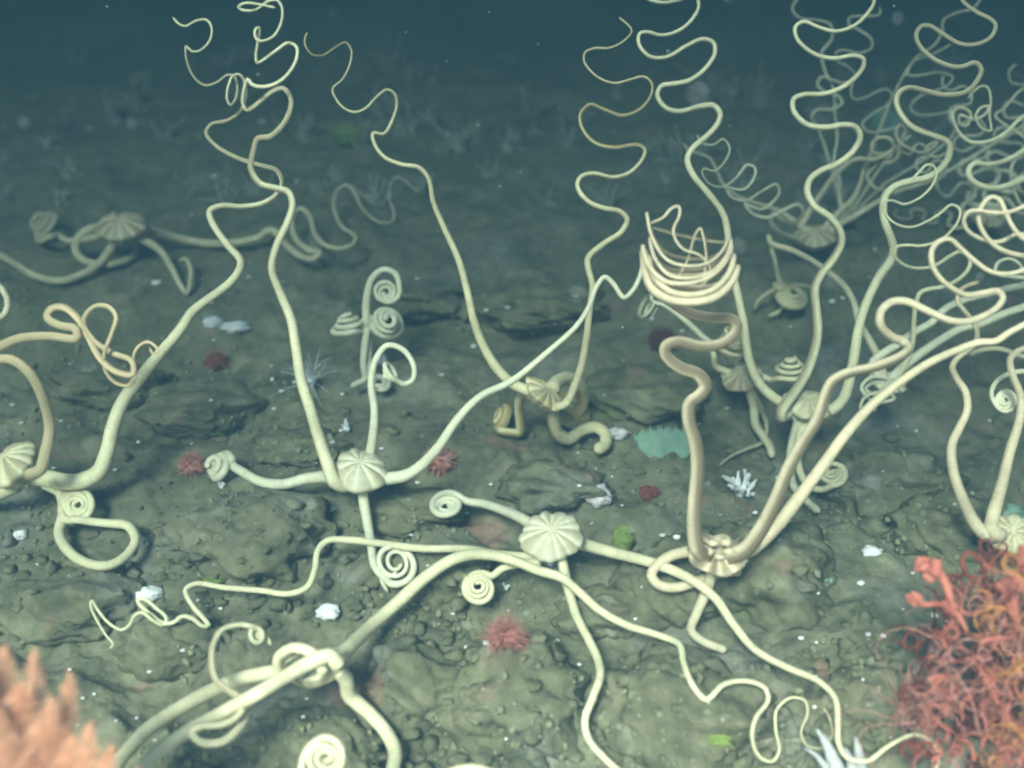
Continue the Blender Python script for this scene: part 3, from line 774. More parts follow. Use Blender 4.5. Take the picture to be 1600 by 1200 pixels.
# star hidden behind the tall right arms
D = float(gz(1385, 660)) - .22
S = star("pale brittle star behind two stout tan arms, its arms streaming off to the right", 1388, 600, D)
disk(S, 1385, 598, 30, D, (.1, -.7, -.6), M_pale, tall=.4)
arm(S, D, [(1375, 590), (1362, 570), (1380, 552), (1400, 540), (1425, 521), (1455, 504), (1475, 484), (1500, 471), (1535, 461), (1570, 452), (1602, 445), (1650, 430)], 19, 13, M_pale, "up", ((0, 0), (1, .1)))
arm(S, D, [(1390, 595), (1408, 577), (1439, 552), (1469, 532), (1500, 514), (1535, 505), (1565, 492), (1605, 478), (1650, 460)], 22, 15, M_pale, "up", ((0, 0), (1, .05)))
arm(S, D, [(1380, 590), (1374, 562), (1360, 535), (1342, 502), (1333, 470), (1318, 446), (1298, 428), (1270, 408), (1235, 390), (1205, 380), (1200, 366)], 19, 11, M_dusty, "up", ((0, 0), (1, .35)))
arm(S, D, [(1382, 602), (1366, 598), (1352, 606), (1362, 616), (1392, 604), (1386, 592), (1360, 590), (1346, 606), (1366, 628), (1398, 622), (1380, 612), (1350, 622), (1345, 640), (1370, 640)], 10, 6, M_pale, "up", ((0, 0), (1, -.1)))
arm(S, D, [(1395, 600), (1415, 568), (1426, 535), (1428, 500), (1431, 476), (1437, 458), (1450, 452), (1469, 449), (1487, 443), (1503, 432), (1514, 418), (1515, 402), (1501, 393), (1483, 401), (1465, 413), (1444, 419), (1423, 418), (1405, 409), (1397, 397), (1401, 386), (1417, 383), (1438, 384), (1465, 377), (1483, 364), (1498, 343), (1499, 327), (1487, 320), (1468, 334), (1447, 347), (1424, 355), (1405, 352), (1390, 343), (1381, 328), (1383, 315), (1394, 313), (1412, 319), (1432, 312), (1450, 298), (1460, 283), (1463, 270), (1458, 259), (1448, 257), (1437, 268), (1424, 281)], 12, 4.5, M_cream, "up", ((0, 0), (.3, -.1), (.5, -.25), (1, -.25)), .03, power=.8)

# tall far star at upper right
D = float(gz(1275, 392)) - .12
S = star("pale green brittle star far back at upper right, arms tangled into a cloud", 1278, 372, D)
disk(S, 1272, 372, 34, D, (-.1, -.7, -.6), M_dusty, tall=.45)
arm(S, D, [(1268, 365), (1252, 355), (1262, 335), (1286, 299), (1310, 268), (1337, 249), (1365, 249), (1386, 241), (1397, 229), (1390, 217), (1375, 215), (1363, 224), (1364, 238), (1380, 240), (1403, 232), (1412, 215), (1414, 200), (1406, 194), (1400, 207), (1405, 222), (1425, 234), (1440, 238), (1455, 232), (1465, 222), (1452, 226), (1446, 240), (1465, 245), (1490, 232)], 17, 5, M_dusty, "up", ((0, 0), (1, -.2)), .05)
arm(S, D, [(1278, 370), (1292, 352), (1312, 330), (1334, 309), (1346, 280), (1352, 258), (1366, 250), (1385, 255), (1400, 248), (1405, 236), (1395, 236), (1365, 262), (1355, 275), (1366, 292), (1385, 298), (1400, 300)], 16, 6, M_dusty, "up", ((0, 0), (1, -.1)), .04)
arm(S, D, [(1285, 372), (1310, 352), (1340, 335), (1372, 315), (1397, 301), (1425, 292), (1455, 282), (1480, 268), (1500, 258), (1528, 240), (1555, 223), (1578, 210), (1602, 195), (1640, 180)], 17, 7, M_dusty, "up", ((0, 0), (1, -.1)))
arm(S, D, [(1262, 366), (1240, 345), (1212, 327), (1180, 317), (1150, 305), (1128, 285), (1118, 262), (1108, 246), (1092, 240), (1078, 236), (1068, 224)], 15, 5, M_dusty, "up", ((0, 0), (1, .15)))
arm(S, D, [(1268, 378), (1240, 372), (1215, 360), (1204, 345), (1208, 333), (1225, 345), (1243, 348), (1255, 332), (1247, 320), (1227, 327), (1200, 340), (1176, 334), (1163, 318), (1172, 322), (1190, 327), (1206, 317), (1218, 300), (1213, 288), (1193, 297), (1165, 313), (1143, 308), (1133, 290), (1145, 294), (1162, 296), (1177, 281), (1180, 263), (1168, 257), (1150, 278), (1128, 292), (1107, 286), (1097, 270), (1100, 263), (1115, 267), (1130, 256), (1140, 232), (1130, 217), (1115, 226), (1096, 223), (1089, 210)], 12, 3.5, M_pale, "up", ((0, 0), (.3, -.3), (1, -.6)), .04)

# thin-armed star behind it
D = float(gz(1330, 350)) - .05
S = star("faint blue-green brittle star at the far upper right with hair-thin zigzag arms", 1318, 340, D)
disk(S, 1318, 340, 22, D, (0, -.8, -.5), M_dusty, tall=.4)
arm(S, D, [(1316, 335), (1311, 310), (1312, 283), (1303, 250), (1308, 217), (1305, 183), (1302, 140), (1288, 108), (1284, 82), (1300, 60), (1297, 38), (1275, 31), (1250, 28), (1238, 15), (1244, 0), (1262, -12)], 9, 4, M_pale, "up", ((0, 0), (1, -.1)))
arm(S, D, [(1320, 335), (1298, 260), (1280, 205), (1268, 182), (1276, 172), (1303, 170), (1316, 160), (1309, 149), (1288, 143), (1277, 132), (1284, 120), (1302, 125), (1320, 130), (1336, 117), (1325, 104), (1308, 95), (1306, 82), (1320, 78), (1342, 83), (1362, 74), (1362, 62), (1343, 47), (1326, 38), (1328, 27), (1350, 25), (1375, 22), (1374, 11)], 8, 3.4, M_pale, "up", ((0, 0), (1, -.2)), .04)
arm(S, D, [(1325, 340), (1350, 270), (1375, 200), (1392, 157), (1412, 118), (1432, 90), (1460, 70), (1472, 50), (1474, 32), (1492, 21), (1520, 13), (1535, -5)], 11, 4, M_dusty, "up", ((0, 0), (1, -.2)))
arm(S, D, [(1325, 342), (1370, 270), (1405, 225), (1413, 203), (1413, 197), (1385, 203), (1358, 206), (1347, 195), (1360, 180), (1387, 163), (1394, 150), (1386, 139), (1370, 143), (1348, 154), (1333, 154), (1330, 138), (1340, 115), (1350, 100)], 8, 3.2, M_pale, "up", ((0, 0), (1, -.15)), .03)
arm(S, D, [(1328, 342), (1380, 290), (1450, 245), (1492, 205), (1490, 188), (1490, 174), (1467, 178), (1435, 179), (1422, 168), (1436, 151), (1480, 134), (1489, 121), (1466, 113), (1435, 118), (1418, 116), (1427, 97), (1460, 83), (1487, 69)], 8, 3.2, M_pale, "up", ((0, 0), (1, -.15)), .03)

# star mostly out of the right edge
D = float(gz(1640, 640)) - .25
S = star("cream brittle star beyond the right edge, only looping arm tips showing", 1690, 560, D)
disk(S, 1690, 560, 40, D, (-.2, -.7, -.6), M_cream, tall=.5)
arm(S, D, [(1690, 550), (1700, 480), (1680, 400), (1650, 330), (1630, 290), (1602, 279), (1577, 289), (1555, 294), (1532, 290), (1516, 279), (1513, 266), (1523, 255), (1540, 257), (1562, 254), (1585, 244), (1602, 232), (1625, 210), (1620, 192), (1602, 181), (1588, 191), (1574, 205), (1555, 217), (1532, 223), (1513, 220), (1499, 208), (1490, 190), (1488, 176), (1500, 168), (1514, 174), (1517, 187), (1508, 197), (1498, 190), (1500, 180), (1520, 186), (1540, 178), (1545, 166), (1533, 168), (1524, 182), (1534, 200), (1548, 204), (1546, 180), (1548, 155), (1544, 138), (1535, 134), (1522, 142), (1512, 154)], 24, 4, M_cream, "up", ((0, 0), (.4, .1), (1, .2)), .04, power=.7)
arm(S, D, [(1685, 548), (1660, 480), (1630, 440), (1600, 434), (1578, 432), (1556, 426), (1558, 412), (1575, 404), (1592, 412), (1603, 428), (1625, 430)], 22, 6, M_pale, "up", ((0, 0), (1, .05)))
arm(S, D, [(1700, 550), (1660, 420), (1620, 350), (1595, 320), (1582, 290), (1580, 262), (1590, 246), (1610, 236), (1640, 240)], 18, 6, M_dusty, "up", ((0, 0), (1, .4)))
arm(S, D, [(1680, 560), (1640, 565), (1600, 558), (1560, 545), (1530, 548), (1515, 555)], 20, 10, M_dusty, "up", ((0, 0), (1, .2)))
arm(S, D, [(1690, 540), (1640, 300), (1600, 215), (1570, 195), (1555, 180), (1570, 168), (1590, 145), (1605, 136), (1640, 140)], 16, 5, M_dusty, "up", ((0, 0), (1, .5)))

# star below the bottom edge: only its spiral tip and the crest of one arm show
D = float(gz(600, 1320)) - .2
S = star("cream brittle star below the bottom edge, only a spiral tip and arm crest showing", 640, 1340, D)
disk(S, 640, 1345, 50, D, (0, -.8, -.6), M_cream, tall=.5)
arm(S, D, [(600, 1330), (520, 1300), (475, 1255), (470, 1215), (476, 1180), (492, 1160), coil(508, 1186, 33, 2.7, (.05, -.2, -.98), 14, 5)], 26, 9, M_cream, "up")
arm(S, D, [(670, 1325), (680, 1250), (700, 1212), (740, 1202), (775, 1216), (790, 1260)], 26, 18, M_cream, "up")
arm(S, D, [(640, 1300), (720, 1290), (830, 1310)], 26, 18, M_cream, "ground")
arm(S, D, [(600, 1350), (500, 1390), (420, 1400)], 26, 18, M_cream, "ground")
arm(S, D, [(660, 1370), (720, 1400), (760, 1430)], 26, 18, M_cream, "ground")

# pale star far back by the right edge
def meander(x0, y0, x1, y1, amp, n, seed):
    q = np.random.default_rng(seed)
    L = math.hypot(x1 - x0, y1 - y0); ux, uy = (x1 - x0) / L, (y1 - y0) / L
    am = q.uniform(.65, 1.2, n * 2 + 3); pw = q.uniform(-.5, .5, 3)
    out = []
    for i in range(n * 9 + 1):
        u = i / 9
        s_ = L * u / n; ph_ = 2 * math.pi * (u + .12 * math.sin(u * 1.9 + pw[0] * 6))
        k0 = int(u * 2); a_ = amp * (am[k0] * (1 - (u * 2 - k0)) + am[k0 + 1] * (u * 2 - k0)) * (1 - .35 * u / n) * min(1, u)
        fold = .3 * L / n * math.sin(2 * ph_) * .5 * min(1, u)
        d_ = a_ * math.sin(ph_)
        out.append((x0 + ux * (s_ - fold) - uy * d_, y0 + uy * (s_ - fold) + ux * d_))
    return out


D = float(gz(1545, 365)) - .08
S = star("pale brittle star far back by the right edge with loosely waving thin arms", 1545, 345, D)
disk(S, 1545, 345, 24, D, (.1, -.75, -.6), M_dusty, tall=.4)
arm(S, D, meander(1543, 340, 1492, 120, 34, 5, 1), 14, 4, M_pale, "up", ((0, 0), (1, -.15)), .03)
arm(S, D, meander(1550, 340, 1600, 110, 34, 5, 2), 14, 4, M_pale, "up", ((0, 0), (1, -.1)), .03, ph=1)
arm(S, D, meander(1538, 345, 1410, 215, 26, 4, 3), 13, 4, M_pale, "up", ((0, 0), (1, -.2)), .03)
arm(S, D, meander(1552, 348, 1680, 215, 28, 4, 4), 13, 4, M_dusty, "up", ((0, 0), (1, -.1)), .03)
arm(S, D, meander(1536, 350, 1395, 330, 16, 3, 5), 13, 4, M_dusty, "ground", lift=.05)

# little star below the far cloud
D = float(gz(1228, 485)) - .06
S = star("small dull yellow brittle star curled up on the dim slope under the far tangled arms", 1222, 452, D)
disk(S, 1220, 448, 14, D, (.1, -.7, -.6), M_yellow, tall=.5)
arm(S, D, [(1222, 450), (1218, 462), coil(1237, 466, 21, 2.4, (.3, -.6, -.7), 14, 8)], 16, 8, M_yellow, "up", kw=.95)
arm(S, D, [(1220, 446), (1214, 425), (1210, 405), (1204, 386)], 13, 8, M_dusty, "up")
arm(S, D, [(1216, 450), (1200, 458), (1185, 470), (1178, 484)], 12, 7, M_dusty, "ground", lift=.03)
arm(S, D, [(1224, 452), (1226, 470), (1218, 486), (1200, 494)], 12, 7, M_yellow, "ground", lift=.03)
arm(S, D, [(1226, 448), (1250, 446), (1272, 452), (1280, 462)], 12, 7, M_dusty, "ground", lift=.03)


# ------------------------------------------------------------------ small animals and sponges
def tubes_mesh(name, curves, mat, parent=None, sides=6):
    vs, fs, off = [], [], 0
    for C, rad in curves:
        Vt, Ft, _ = tube_verts(np.asarray(C, float), np.asarray(rad, float), sides)
        vs.append(Vt); fs.append(Ft + off); off += len(Vt)
    return mesh_obj(name, np.vstack(vs), np.vstack(fs), mat, parent)


def anemone(label, px, py, r, matc, matt, n=90, ln=1.0, up=(0, -.45, .9), thin=.02, body=.55, seed=1, cat="anemone"):
    rr = np.random.default_rng(seed)
    g = ground_pt(px, py + r * .6)
    k = float(gz(px, py + r * .6)) / FPX
    R = r * k
    root = thing("anemone", label, cat, g)
    c = g + np.array([0, -.1, .35]) * R
    rock_mesh("column", c, (R * body, R * body * .85, R * body), seed + 80, matc, parent=root, sub=4, rough=.6)
    cur = []
    ax = np.array(up) / np.linalg.norm(up)
    for i in range(n):
        d = rr.normal(size=3); d /= np.linalg.norm(d)
        d = d + ax * .55; d /= np.linalg.norm(d)
        L = R * ln * rr.uniform(.75, 1.15)
        t = np.linspace(0, 1, 7)[:, None]
        bend = rr.normal(size=3) * .25
        C = c + d * R * body * .8 + (d * t + bend * t ** 2 - np.array([0, 0, .12]) * t ** 2) * L * .62
        cur.append((C, R * thin * (1.1 - .8 * t[:, 0])))
    tubes_mesh("tentacle_crown", cur, matt, root, 5)
    return root


anemone("red ball anemone behind the long arm right of the fluted star", 687, 712, 28, M_red, M_red, 240, .75, body=.72, thin=.035, seed=2)
anemone("red anemone beside the coiled left tip of the fluted star's arm", 302, 720, 27, M_red, M_red, 160, .6, body=.7, thin=.03, seed=3)
anemone("pinkish red spiky anemone under the spiral arm of the central star", 790, 985, 36, M_red, M_red, 300, .95, body=.6, thin=.022, seed=4)
anemone("faint reddish anemone on the seabed behind the rising left arm", 340, 557, 26, M_corald, M_red, 90, .6, body=.7, seed=5)
anemone("faint dark red anemone left of the basket-coiled arm's base", 1035, 524, 28, M_corald, M_corald, 80, .5, body=.75, seed=6)
anemone("small brownish red anemone between the central star and the tan star", 1013, 764, 22, M_corald, M_red, 80, .6, body=.7, seed=7)
anemone("translucent white anemone with spread tentacles behind the fluted star's tall arm", 487, 582, 40, M_glass, M_glass, 34, 1.7, body=.25, thin=.018, seed=8)
anemone("pink thin-tentacled anemone spreading beside the red coral thicket", 1405, 1088, 66, M_rosy, M_rosy, 70, 1.75, body=.14, thin=.009, seed=9)


def lump(name, label, cat, px, py, r, mat, seed, flat=(1, .8, .8), group=None, lift=.2, sub=4, rough=1.0):
    g = ground_pt(px, py + r * .5)
    k = float(gz(px, py + r * .5)) / FPX
    R = r * k
    o, _ = rock_mesh(name, g + np.array([0, 0, R * lift]), (R * flat[0], R * flat[1], R * flat[2]), seed, mat, sub=sub, rough=rough)
    tag(o, label, cat, group)
    return o


lump("round_sponge", "white round sponge on bare sediment above the curled arm tip at left", "sponge", 236, 921, 20, M_white, 201, rough=.4)
lump("round_sponge", "blurry pale white sponge at left of its larger neighbour behind the left arm", "sponge", 334, 500, 16, M_glass, 202)
lump("round_sponge", "blurry wide whitish sponge, right one of the pair behind the left arm", "sponge", 369, 506, 20, M_glass, 203, (1.1, .8, .6))
lump("round_sponge", "bright white fuzzy sponge on the dark rock below the stout right arms", "sponge", 1361, 857, 15, M_white, 204)
lump("round_sponge", "angular white sponge below the coil hanging from the fluted star", "sponge", 512, 951, 18, M_white, 205, (1, .8, .9))
lump("round_sponge", "small white sponge on the sediment near the far left star's lower arm", "sponge", 245, 440, 8, M_white, 206)
lump("round_sponge", "white lump of sponge under the left edge star's looped arm", "sponge", 30, 832, 13, M_white, 207)
lump("cup_sponge", "lilac-white cup sponge behind the central star", "sponge", 936, 775, 23, M_lilac, 208, (.8, .7, 1.1), lift=.6)
lump("cup_sponge", "dull lilac sponge patch beside the far yellow star's lower arm", "sponge", 966, 672, 18, M_lilac, 209, (1, .7, .7))
lump("glow_or_sponge_lump", "bright yellow-green glow lump right behind the central star's disk", "sponge", 972, 843, 22, M_green, 210, (.75, .5, 1.3), lift=.5)  # yellow-green ones: glow spots added as solid lumps, not sponges
lump("glow_or_sponge_lump", "faint yellow-green round glow lump in the dark upper background", "sponge", 547, 216, 23, M_green, 211, (1, .6, 1.1), lift=.6)
lump("glow_or_sponge_lump", "small yellow-green glow lump above the thin arm running along the left bottom", "sponge", 330, 904, 16, M_green, 212, (1.1, .7, .6))
lump("glow_or_sponge_lump", "tiny yellow-green glow lump by the ridge left of the fluted star", "sponge", 337, 673, 9, M_green, 213)
lump("glow_or_sponge_lump", "green glow lump low on the bottom rock left of the thin wavy tips", "sponge", 1124, 1148, 20, M_green, 214, (1, .8, .6))
lump("glow_or_sponge_lump", "pale green sponge patch on the rock at the right edge", "sponge", 1575, 795, 24, M_teal, 215, (1.2, .8, .8))
lump("glow_or_sponge_lump", "pale green knob on the rounded boulder at lower right", "sponge", 1290, 905, 14, M_teal, 216, (.8, .8, 1.2))


def plate(label, px, py, w, h, mat, seed):
    """standing plate with an uneven top edge and real thickness"""
    rr = np.random.default_rng(seed)
    g = ground_pt(px, py + h * .45)
    k = float(gz(px, py + h * .45)) / FPX
    n, m = 60, 14
    vs = []
    for side in (0, 1):
        for j in range(m + 1):
            for i in range(n + 1):
                s_ = i / n * 2 - 1; t = j / m
                top = h * (.62 + .38 * math.sqrt(max(0, 1 - s_ * s_)) + .14 * (1 if math.sin(s_ * 22 + seed) > 0 else -.2) * abs(math.sin(s_ * 22)) + .08 * math.sin(s_ * 51))
                x = s_ * w * .5 * (.72 + .28 * t)
                y = (t - .12) * top
                d = 5 * math.sin(s_ * 4) + 8 * t * t + (3.5 * (1 - .7 * t) if side else 0)
                vs.append(g + k * (x * RGT + np.array([0, .45, .9]) * y + FWD * d) + rr.normal(size=3) * k * .3)
    fs = []
    W = n + 1; O = (m + 1) * W
    for j in range(m):
        for i in range(n):
            a = j * W + i
            fs.append((a, a + 1, a + W + 1, a + W)); fs.append((O + a, O + a + W, O + a + W + 1, O + a + 1))
    for i in range(n):
        a = m * W + i
        fs.append((a, a + 1, O + a + 1, O + a)); fs.append((i + 1, i, O + i, O + i + 1))
    for j in range(m):
        a = j * W
        fs.append((a + W, O + a + W, O + a, a)); b = a + n
        fs.append((b, O + b, O + b + W, b + W))
    tag(mesh_obj("plate_sponge", vs, fs, mat), label, "sponge")


plate("teal-green plate sponge with a ragged top edge left of the tan star's upright arm", 1040, 690, 96, 46, M_teal, 5)
plate("faint teal plate sponge in the far background between the thin arms", 1388, 185, 44, 46, M_teal, 6)


# white branching coral
def branching(label, name, px, py, r, mat, seed, n=14, thick=.09, cat="coral"):
    rr = np.random.default_rng(seed)
    g = ground_pt(px, py + r * .8)
    R = r * float(gz(px, py + r * .8)) / FPX
    root = thing(name, label, cat, g)
    for i in range(n):
        d = np.array([rr.normal() * .75, rr.normal() * .4 - .3, abs(rr.normal()) * .9 + .3]); d /= np.linalg.norm(d)
        t = np.linspace(0, 1, 9)[:, None]
        C = g + (d * t + rr.normal(size=3) * .35 * t ** 2) * R * rr.uniform(.5, 1.25)
        wob = 1 + .35 * np.sin(np.linspace(0, 9, 9) + i)
        tubes_mesh("branch", [(C, R * thick * wob * (1.1 - .5 * t[:, 0]))], mat, root, 7)
    return root


branching("white knobbly branching coral under the basket arm, left of the stout arms", "branching_coral", 1156, 748, 30, M_white, 31, 22, .15)
branching("white tufted growth under the left side of the fluted star", "branching_coral", 487, 776, 12, M_white, 32, 8, .22)
branching("small white tuft right below its twin under the fluted star", "branching_coral", 517, 791, 9, M_white, 33, 7, .22)
branching("little white branched tuft up the slope from the fluted star", "branching_coral", 541, 662, 15, M_white, 34, 8, .16)
branching("small white tuft below the fluted star's coiled left tip", "branching_coral", 346, 752, 11, M_white, 35, 7, .2)
branching("white tuft between the spiral arm and the central star", "branching_coral", 789, 910, 13, M_white, 36, 8, .2)

g = ground_pt(1315, 1200)
kk = float(gz(1315, 1200)) / FPX
wt_ = thing("tube_sponge", "white pointed tube sponge at the bottom edge beneath the thin looping arm tips", "sponge", g)
for (ax_, ay_, bx_, by_, w_) in ((1312, 1215, 1276, 1140, 15), (1345, 1212, 1336, 1152, 13), (1300, 1215, 1258, 1170, 8), (1335, 1215, 1318, 1168, 10)):
    zA = float(gz(ax_, ay_)) - .01; zB = zA - .05
    A = ray_pt(ax_, ay_, zA); B = ray_pt(bx_, by_, zB)
    t = np.linspace(0, 1, 10)[:, None]
    C = A + (B - A) * t + np.array([0, 0, .012]) * np.sin(t * 3.1)
    tubes_mesh("tube", [(C, w_ * kk * (1 - .85 * t[:, 0]))], M_tube, wt_, 8)

# small white shells and sponge bits
bits = [(20, 632, 6), (34, 660, 5), (95, 657, 5), (20, 830, 6), (28, 975, 7), (760, 484, 6), (793, 480, 6), (1018, 497, 7), (1136, 637, 5), (643, 835, 5), (653, 753, 6), (1057, 838, 8),
        (1228, 978, 8), (1252, 996, 7), (1275, 1003, 5), (1356, 990, 8), (1380, 992, 7), (1402, 1002, 5), (1445, 1000, 5), (1345, 910, 9), (596, 700, 5), (520, 690, 7), (535, 615, 5), (740, 540, 7), (690, 585, 7),
        (905, 1037, 5), (1004, 917, 4), (1035, 835, 7), (905, 758, 5), (1460, 960, 9), (1565, 985, 12), (1180, 800, 6), (1215, 745, 5), (708, 958, 5), (760, 1003, 8), (310, 937, 5), (325, 945, 6), (345, 950, 5),
        (115, 265, 8), (140, 200, 8), (410, 190, 8), (335, 275, 9), (365, 295, 6), (700, 208, 6), (960, 205, 4), (300, 335, 5), (60, 880, 6), (440, 610, 5), (1255, 470, 6), (1300, 470, 7), (556, 740, 4), (730, 1010, 7), (870, 1000, 5), (1100, 1130, 7)]
br = np.random.default_rng(12)
bits += [(br.uniform(20, 1580), br.uniform(430, 1180), br.uniform(2.5, 5.5)) for _ in range(120)]
for i, (px, py, r) in enumerate(bits):
    lump("shell_fragment", "small white shell fragment lying on the dark seabed", "shell", px, py, r * .7, M_white if i % 3 else M_lilac, 300 + i, (1, .8, .85), "white shell fragments scattered over the seabed", lift=.35, sub=3, rough=.4)

# ------------------------------------------------------------------ red coral thicket at lower right
gC = ground_pt(1530, 1130)
zC = float(gz(1530, 1130)) - .22
thick = thing("coral_thicket", "dense red coral thicket of tangled twigs filling the lower right corner", "coral", gC)
rr = np.random.default_rng(77)
kC = zC / FPX


def twig(px, py, dz, ang, L, w, curl, taper=.75, n=16):
    C, x, y, z = [], px, py, zC + dz
    a = ang; da = rr.normal() * .05
    for i in range(n):
        C.append(ray_pt(x, y, z))
        x += math.cos(a) * L / n; y -= math.sin(a) * L / n; z += rr.normal() * .008
        da += rr.normal() * curl * .08; da *= .9; a += da
    r = w * kC * np.linspace(1, 1 - taper, n) * (1 + .15 * np.sin(np.arange(n) * 1.7 + px))
    return np.array(C), r


def cxy():
    while True:
        x, y = rr.uniform(1400, 1720), rr.uniform(900, 1300)
        if x > 1418 + max(0, (1075 - y)) * .62 and x > 1445 - (y - 1050) * .22:
            return x, y


for m_, cnt, wmin, wmax, dz0, dz1 in ((M_corald, 90, 3, 7, .04, .26), (M_coral, 85, 1.5, 4, -.10, .16), (M_orange, 44, 1.5, 4, -.14, .12)):
    for i in range(cnt):
        x, y = cxy()
        if m_ is M_orange: x = 1545 + (x - 1400) * .5
        main = twig(x, y, rr.uniform(dz0, dz1), rr.uniform(.2, 2.9) if rr.random() < .7 else rr.uniform(-1, 4), rr.uniform(70, 150), rr.uniform(wmin, wmax), 3.5)
        cs = [main]
        for q in range(5):
            j = rr.integers(3, 15)
            p = main[0][j]; d = p - CAM; z = d @ FWD
            cs.append(twig(800 + FPX * (d @ RGT) / z, 600 - FPX * (d @ UPV) / z, z - zC, rr.uniform(0, 6.28), rr.uniform(25, 80), main[1][j] / kC * .7, 4, .8, 12))
        tubes_mesh("twig", cs, m_, thick, 6)
fine = []
for i in range(110):
    x, y = cxy()
    fine.append(twig(x, y, rr.uniform(-.12, .1), rr.uniform(1.2, 3.9), rr.uniform(80, 190), rr.uniform(.8, 1.6), 2.0, .6, 22))
tubes_mesh("hair_twigs", fine, M_rosy, thick, 4)["kind"] = "stuff"
for (hx, hy, hr, pts) in ((1452, 888, 21, [(1490, 960), (1482, 925), (1468, 896), (1450, 888)]), (1428, 934, 12, [(1490, 955), (1465, 943), (1445, 945), (1428, 935)]),
                          (1577, 915, 18, [(1590, 980), (1585, 950), (1580, 920)]), (1597, 868, 16, [(1612, 930), (1605, 900), (1598, 872)]), (1485, 948, 13, [(1510, 985), (1500, 965), (1487, 950)]), (1545, 1060, 14, [(1560, 1100), (1550, 1080), (1546, 1062)])):
    z = zC - .03
    C = cat_rom(np.array([ray_pt(a, b, z) for a, b in pts]), .01)
    C = np.array([np.array(pts[0] + (0,)) * 0 + c for c in C])
    n = len(C)
    pol = tubes_mesh("polyp", [(C, hr * kC * (.24 + .2 * np.linspace(0, 1, n)))], M_coral, thick, 10)
    hv, hf = [], []
    for q in range(26):
        d = rr.normal(size=3); d /= np.linalg.norm(d)
        rq = hr * kC * rr.uniform(.22, .42)
        hv.append(ray_pt(hx, hy, z - .01) + d * hr * kC * rr.uniform(.35, .85) + LP * rq); hf.append(LF + q * len(LP))
    mesh_obj("polyp_head", np.vstack(hv), np.vstack(hf), M_coral, pol)

# ------------------------------------------------------------------ salmon feather coral at lower left
zF = float(gz(60, 1230)) - .6
gF = ground_pt(20, 1290)
fan = thing("feather_coral", "salmon-pink feathery coral, close and blurred, in the lower left corner", "coral", gF)
kF = zF / FPX
FR = [(-20, 1290, 6, 1012, 40), (22, 1310, 52, 1016, 36), (62, 1320, 108, 1052, 30), (-60, 1280, -40, 1030, 44), (0, 1320, 28, 1070, 44), (40, 1320, 78, 1090, 40),
      (85, 1330, 140, 1130, 32), (110, 1340, 172, 1165, 28), (-35, 1300, -12, 1100, 46), (15, 1330, 60, 1130, 40), (60, 1340, 112, 1150, 36), (130, 1350, 215, 1200, 24)]
for (x0, y0, x1, y1, w) in FR:
    dzf = rr.uniform(-.05, .06)
    A, B = ray_pt(x0, y0, zF + dzf), ray_pt(x1, y1, zF + dzf - .03)
    t = np.linspace(0, 1, 40)
    C = A + (B - A) * t[:, None] + np.outer(np.sin(t * 3), RGT) * 6 * kF
    prof = w * 1.35 * kF * np.clip(1.03 - t, 0, 1) ** .68 * (1 + .12 * np.sin(t * 9 + x0))
    core = tubes_mesh("frond", [(C, prof * .10 + .001)], M_pink, fan, 10)
    barbs = []
    T = (B - A) / np.linalg.norm(B - A)
    for i in range(1, 40):
        for q in range(22):
            a = q / 22 * 6.283 + i * 2.4 + rr.normal() * .1
            d = math.cos(a) * RGT + .4 * math.sin(a) * np.cross(RGT, T)
            tt = np.linspace(0, 1, 5)[:, None]
            Cb = C[i] + (d * tt * 1.25 + T * .55 * tt ** 1.5) * prof[i] * rr.uniform(.45, 1.25)
            barbs.append((Cb, 1.0 * kF * (1.15 - .7 * tt[:, 0])))
    tubes_mesh("barbs", barbs, M_pink, core, 4)

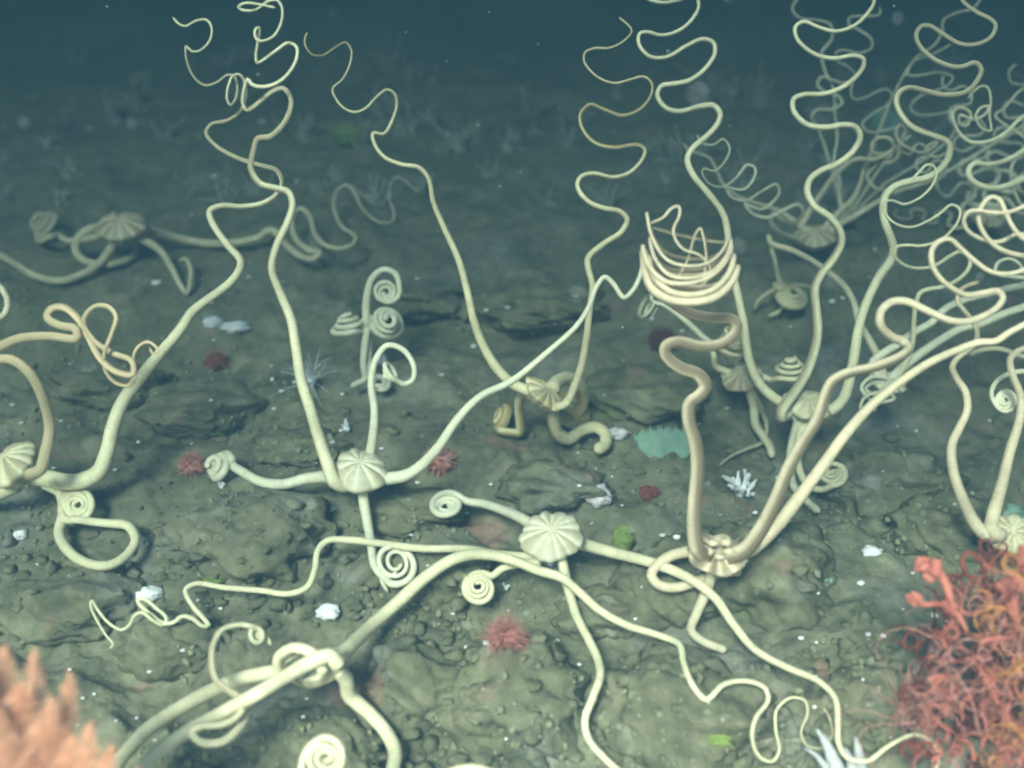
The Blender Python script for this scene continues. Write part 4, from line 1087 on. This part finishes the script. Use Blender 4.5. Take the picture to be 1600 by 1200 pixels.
# ------------------------------------------------------------------ far growth standing on the dim slope
fr = np.random.default_rng(55)
cur = []
for i in range(95):
    px = fr.uniform(-100, 1700); py = fr.uniform(100, 330)
    g = ground_pt(px, py)
    k = float(gz(px, py)) / FPX
    H = fr.uniform(10, 40) * k
    for q in range(22):
        t = np.linspace(0, 1, 8)[:, None]
        d = np.array([fr.normal() * .35, fr.normal() * .3, 1])
        C = g + np.array([fr.normal(), fr.normal(), 0]) * H * .18 + (d * t + fr.normal(size=3) * .45 * t ** 2) * H * fr.uniform(.4, 1) - np.array([0, 0, .02])
        cur.append((C, k * fr.uniform(1.0, 2.4) * (1.2 - .6 * t[:, 0]) * (1 + .4 * np.sin(t[:, 0] * 14 + q))))
tag(tubes_mesh("far_growth", cur, M_sprig, None, 5), "dim bushy growth standing on the far slope", "growth", kind="stuff")

# ------------------------------------------------------------------ marine snow drifting in the water
mr = np.random.default_rng(91)
SP, SF = lump_template(1)
sv, sf, so_ = [], [], 0
for i in range(230):
    px, py = mr.uniform(-200, 1800), mr.uniform(-100, 1250)
    z = 0.9 + (float(gz(px, py)) - 1.0) * mr.random() ** .8
    if z > 7: z = mr.uniform(1.2, 7)
    R_ = mr.uniform(.0008, .0026)
    sv.append(ray_pt(px, py, z) + SP * R_ * mr.uniform(.6, 1.3, 3)); sf.append(SF + so_); so_ += len(SP)
tag(mesh_obj("marine_snow", np.vstack(sv), np.vstack(sf), M_glass), "pale specks of marine snow drifting in the water", "particles", kind="stuff")

# ------------------------------------------------------------------ the water itself
hb = bmesh.new()
bmesh.ops.create_cube(hb, size=1)
for v in hb.verts:
    v.co = Vector((v.co.x * 60, v.co.y * 19.6 + 8.6, v.co.z))
for v in hb.verts:
    v.co.z = 6.5 if v.co.z > 0 else -5.0
me = bpy.data.meshes.new("haze"); hb.to_mesh(me); hb.free()
hz = bpy.data.objects.new("haze", me); COL.objects.link(hz)
hm = bpy.data.materials.new("sea_water"); hm.use_nodes = True
nt = hm.node_tree
nt.nodes.clear()
out = nt.nodes.new("ShaderNodeOutputMaterial")
pv = nt.nodes.new("ShaderNodeVolumePrincipled")
pv.inputs["Color"].default_value = (.0088, .0245, .0375, 1)
pv.inputs["Density"].default_value = 0.40
pv.inputs["Absorption Color"].default_value = (0.0, .0055, .003, 1)
pv.inputs["Anisotropy"].default_value = 0.0
nt.links.new(pv.outputs[0], out.inputs["Volume"])
me.materials.append(hm)
tag(hz, kind="stuff")
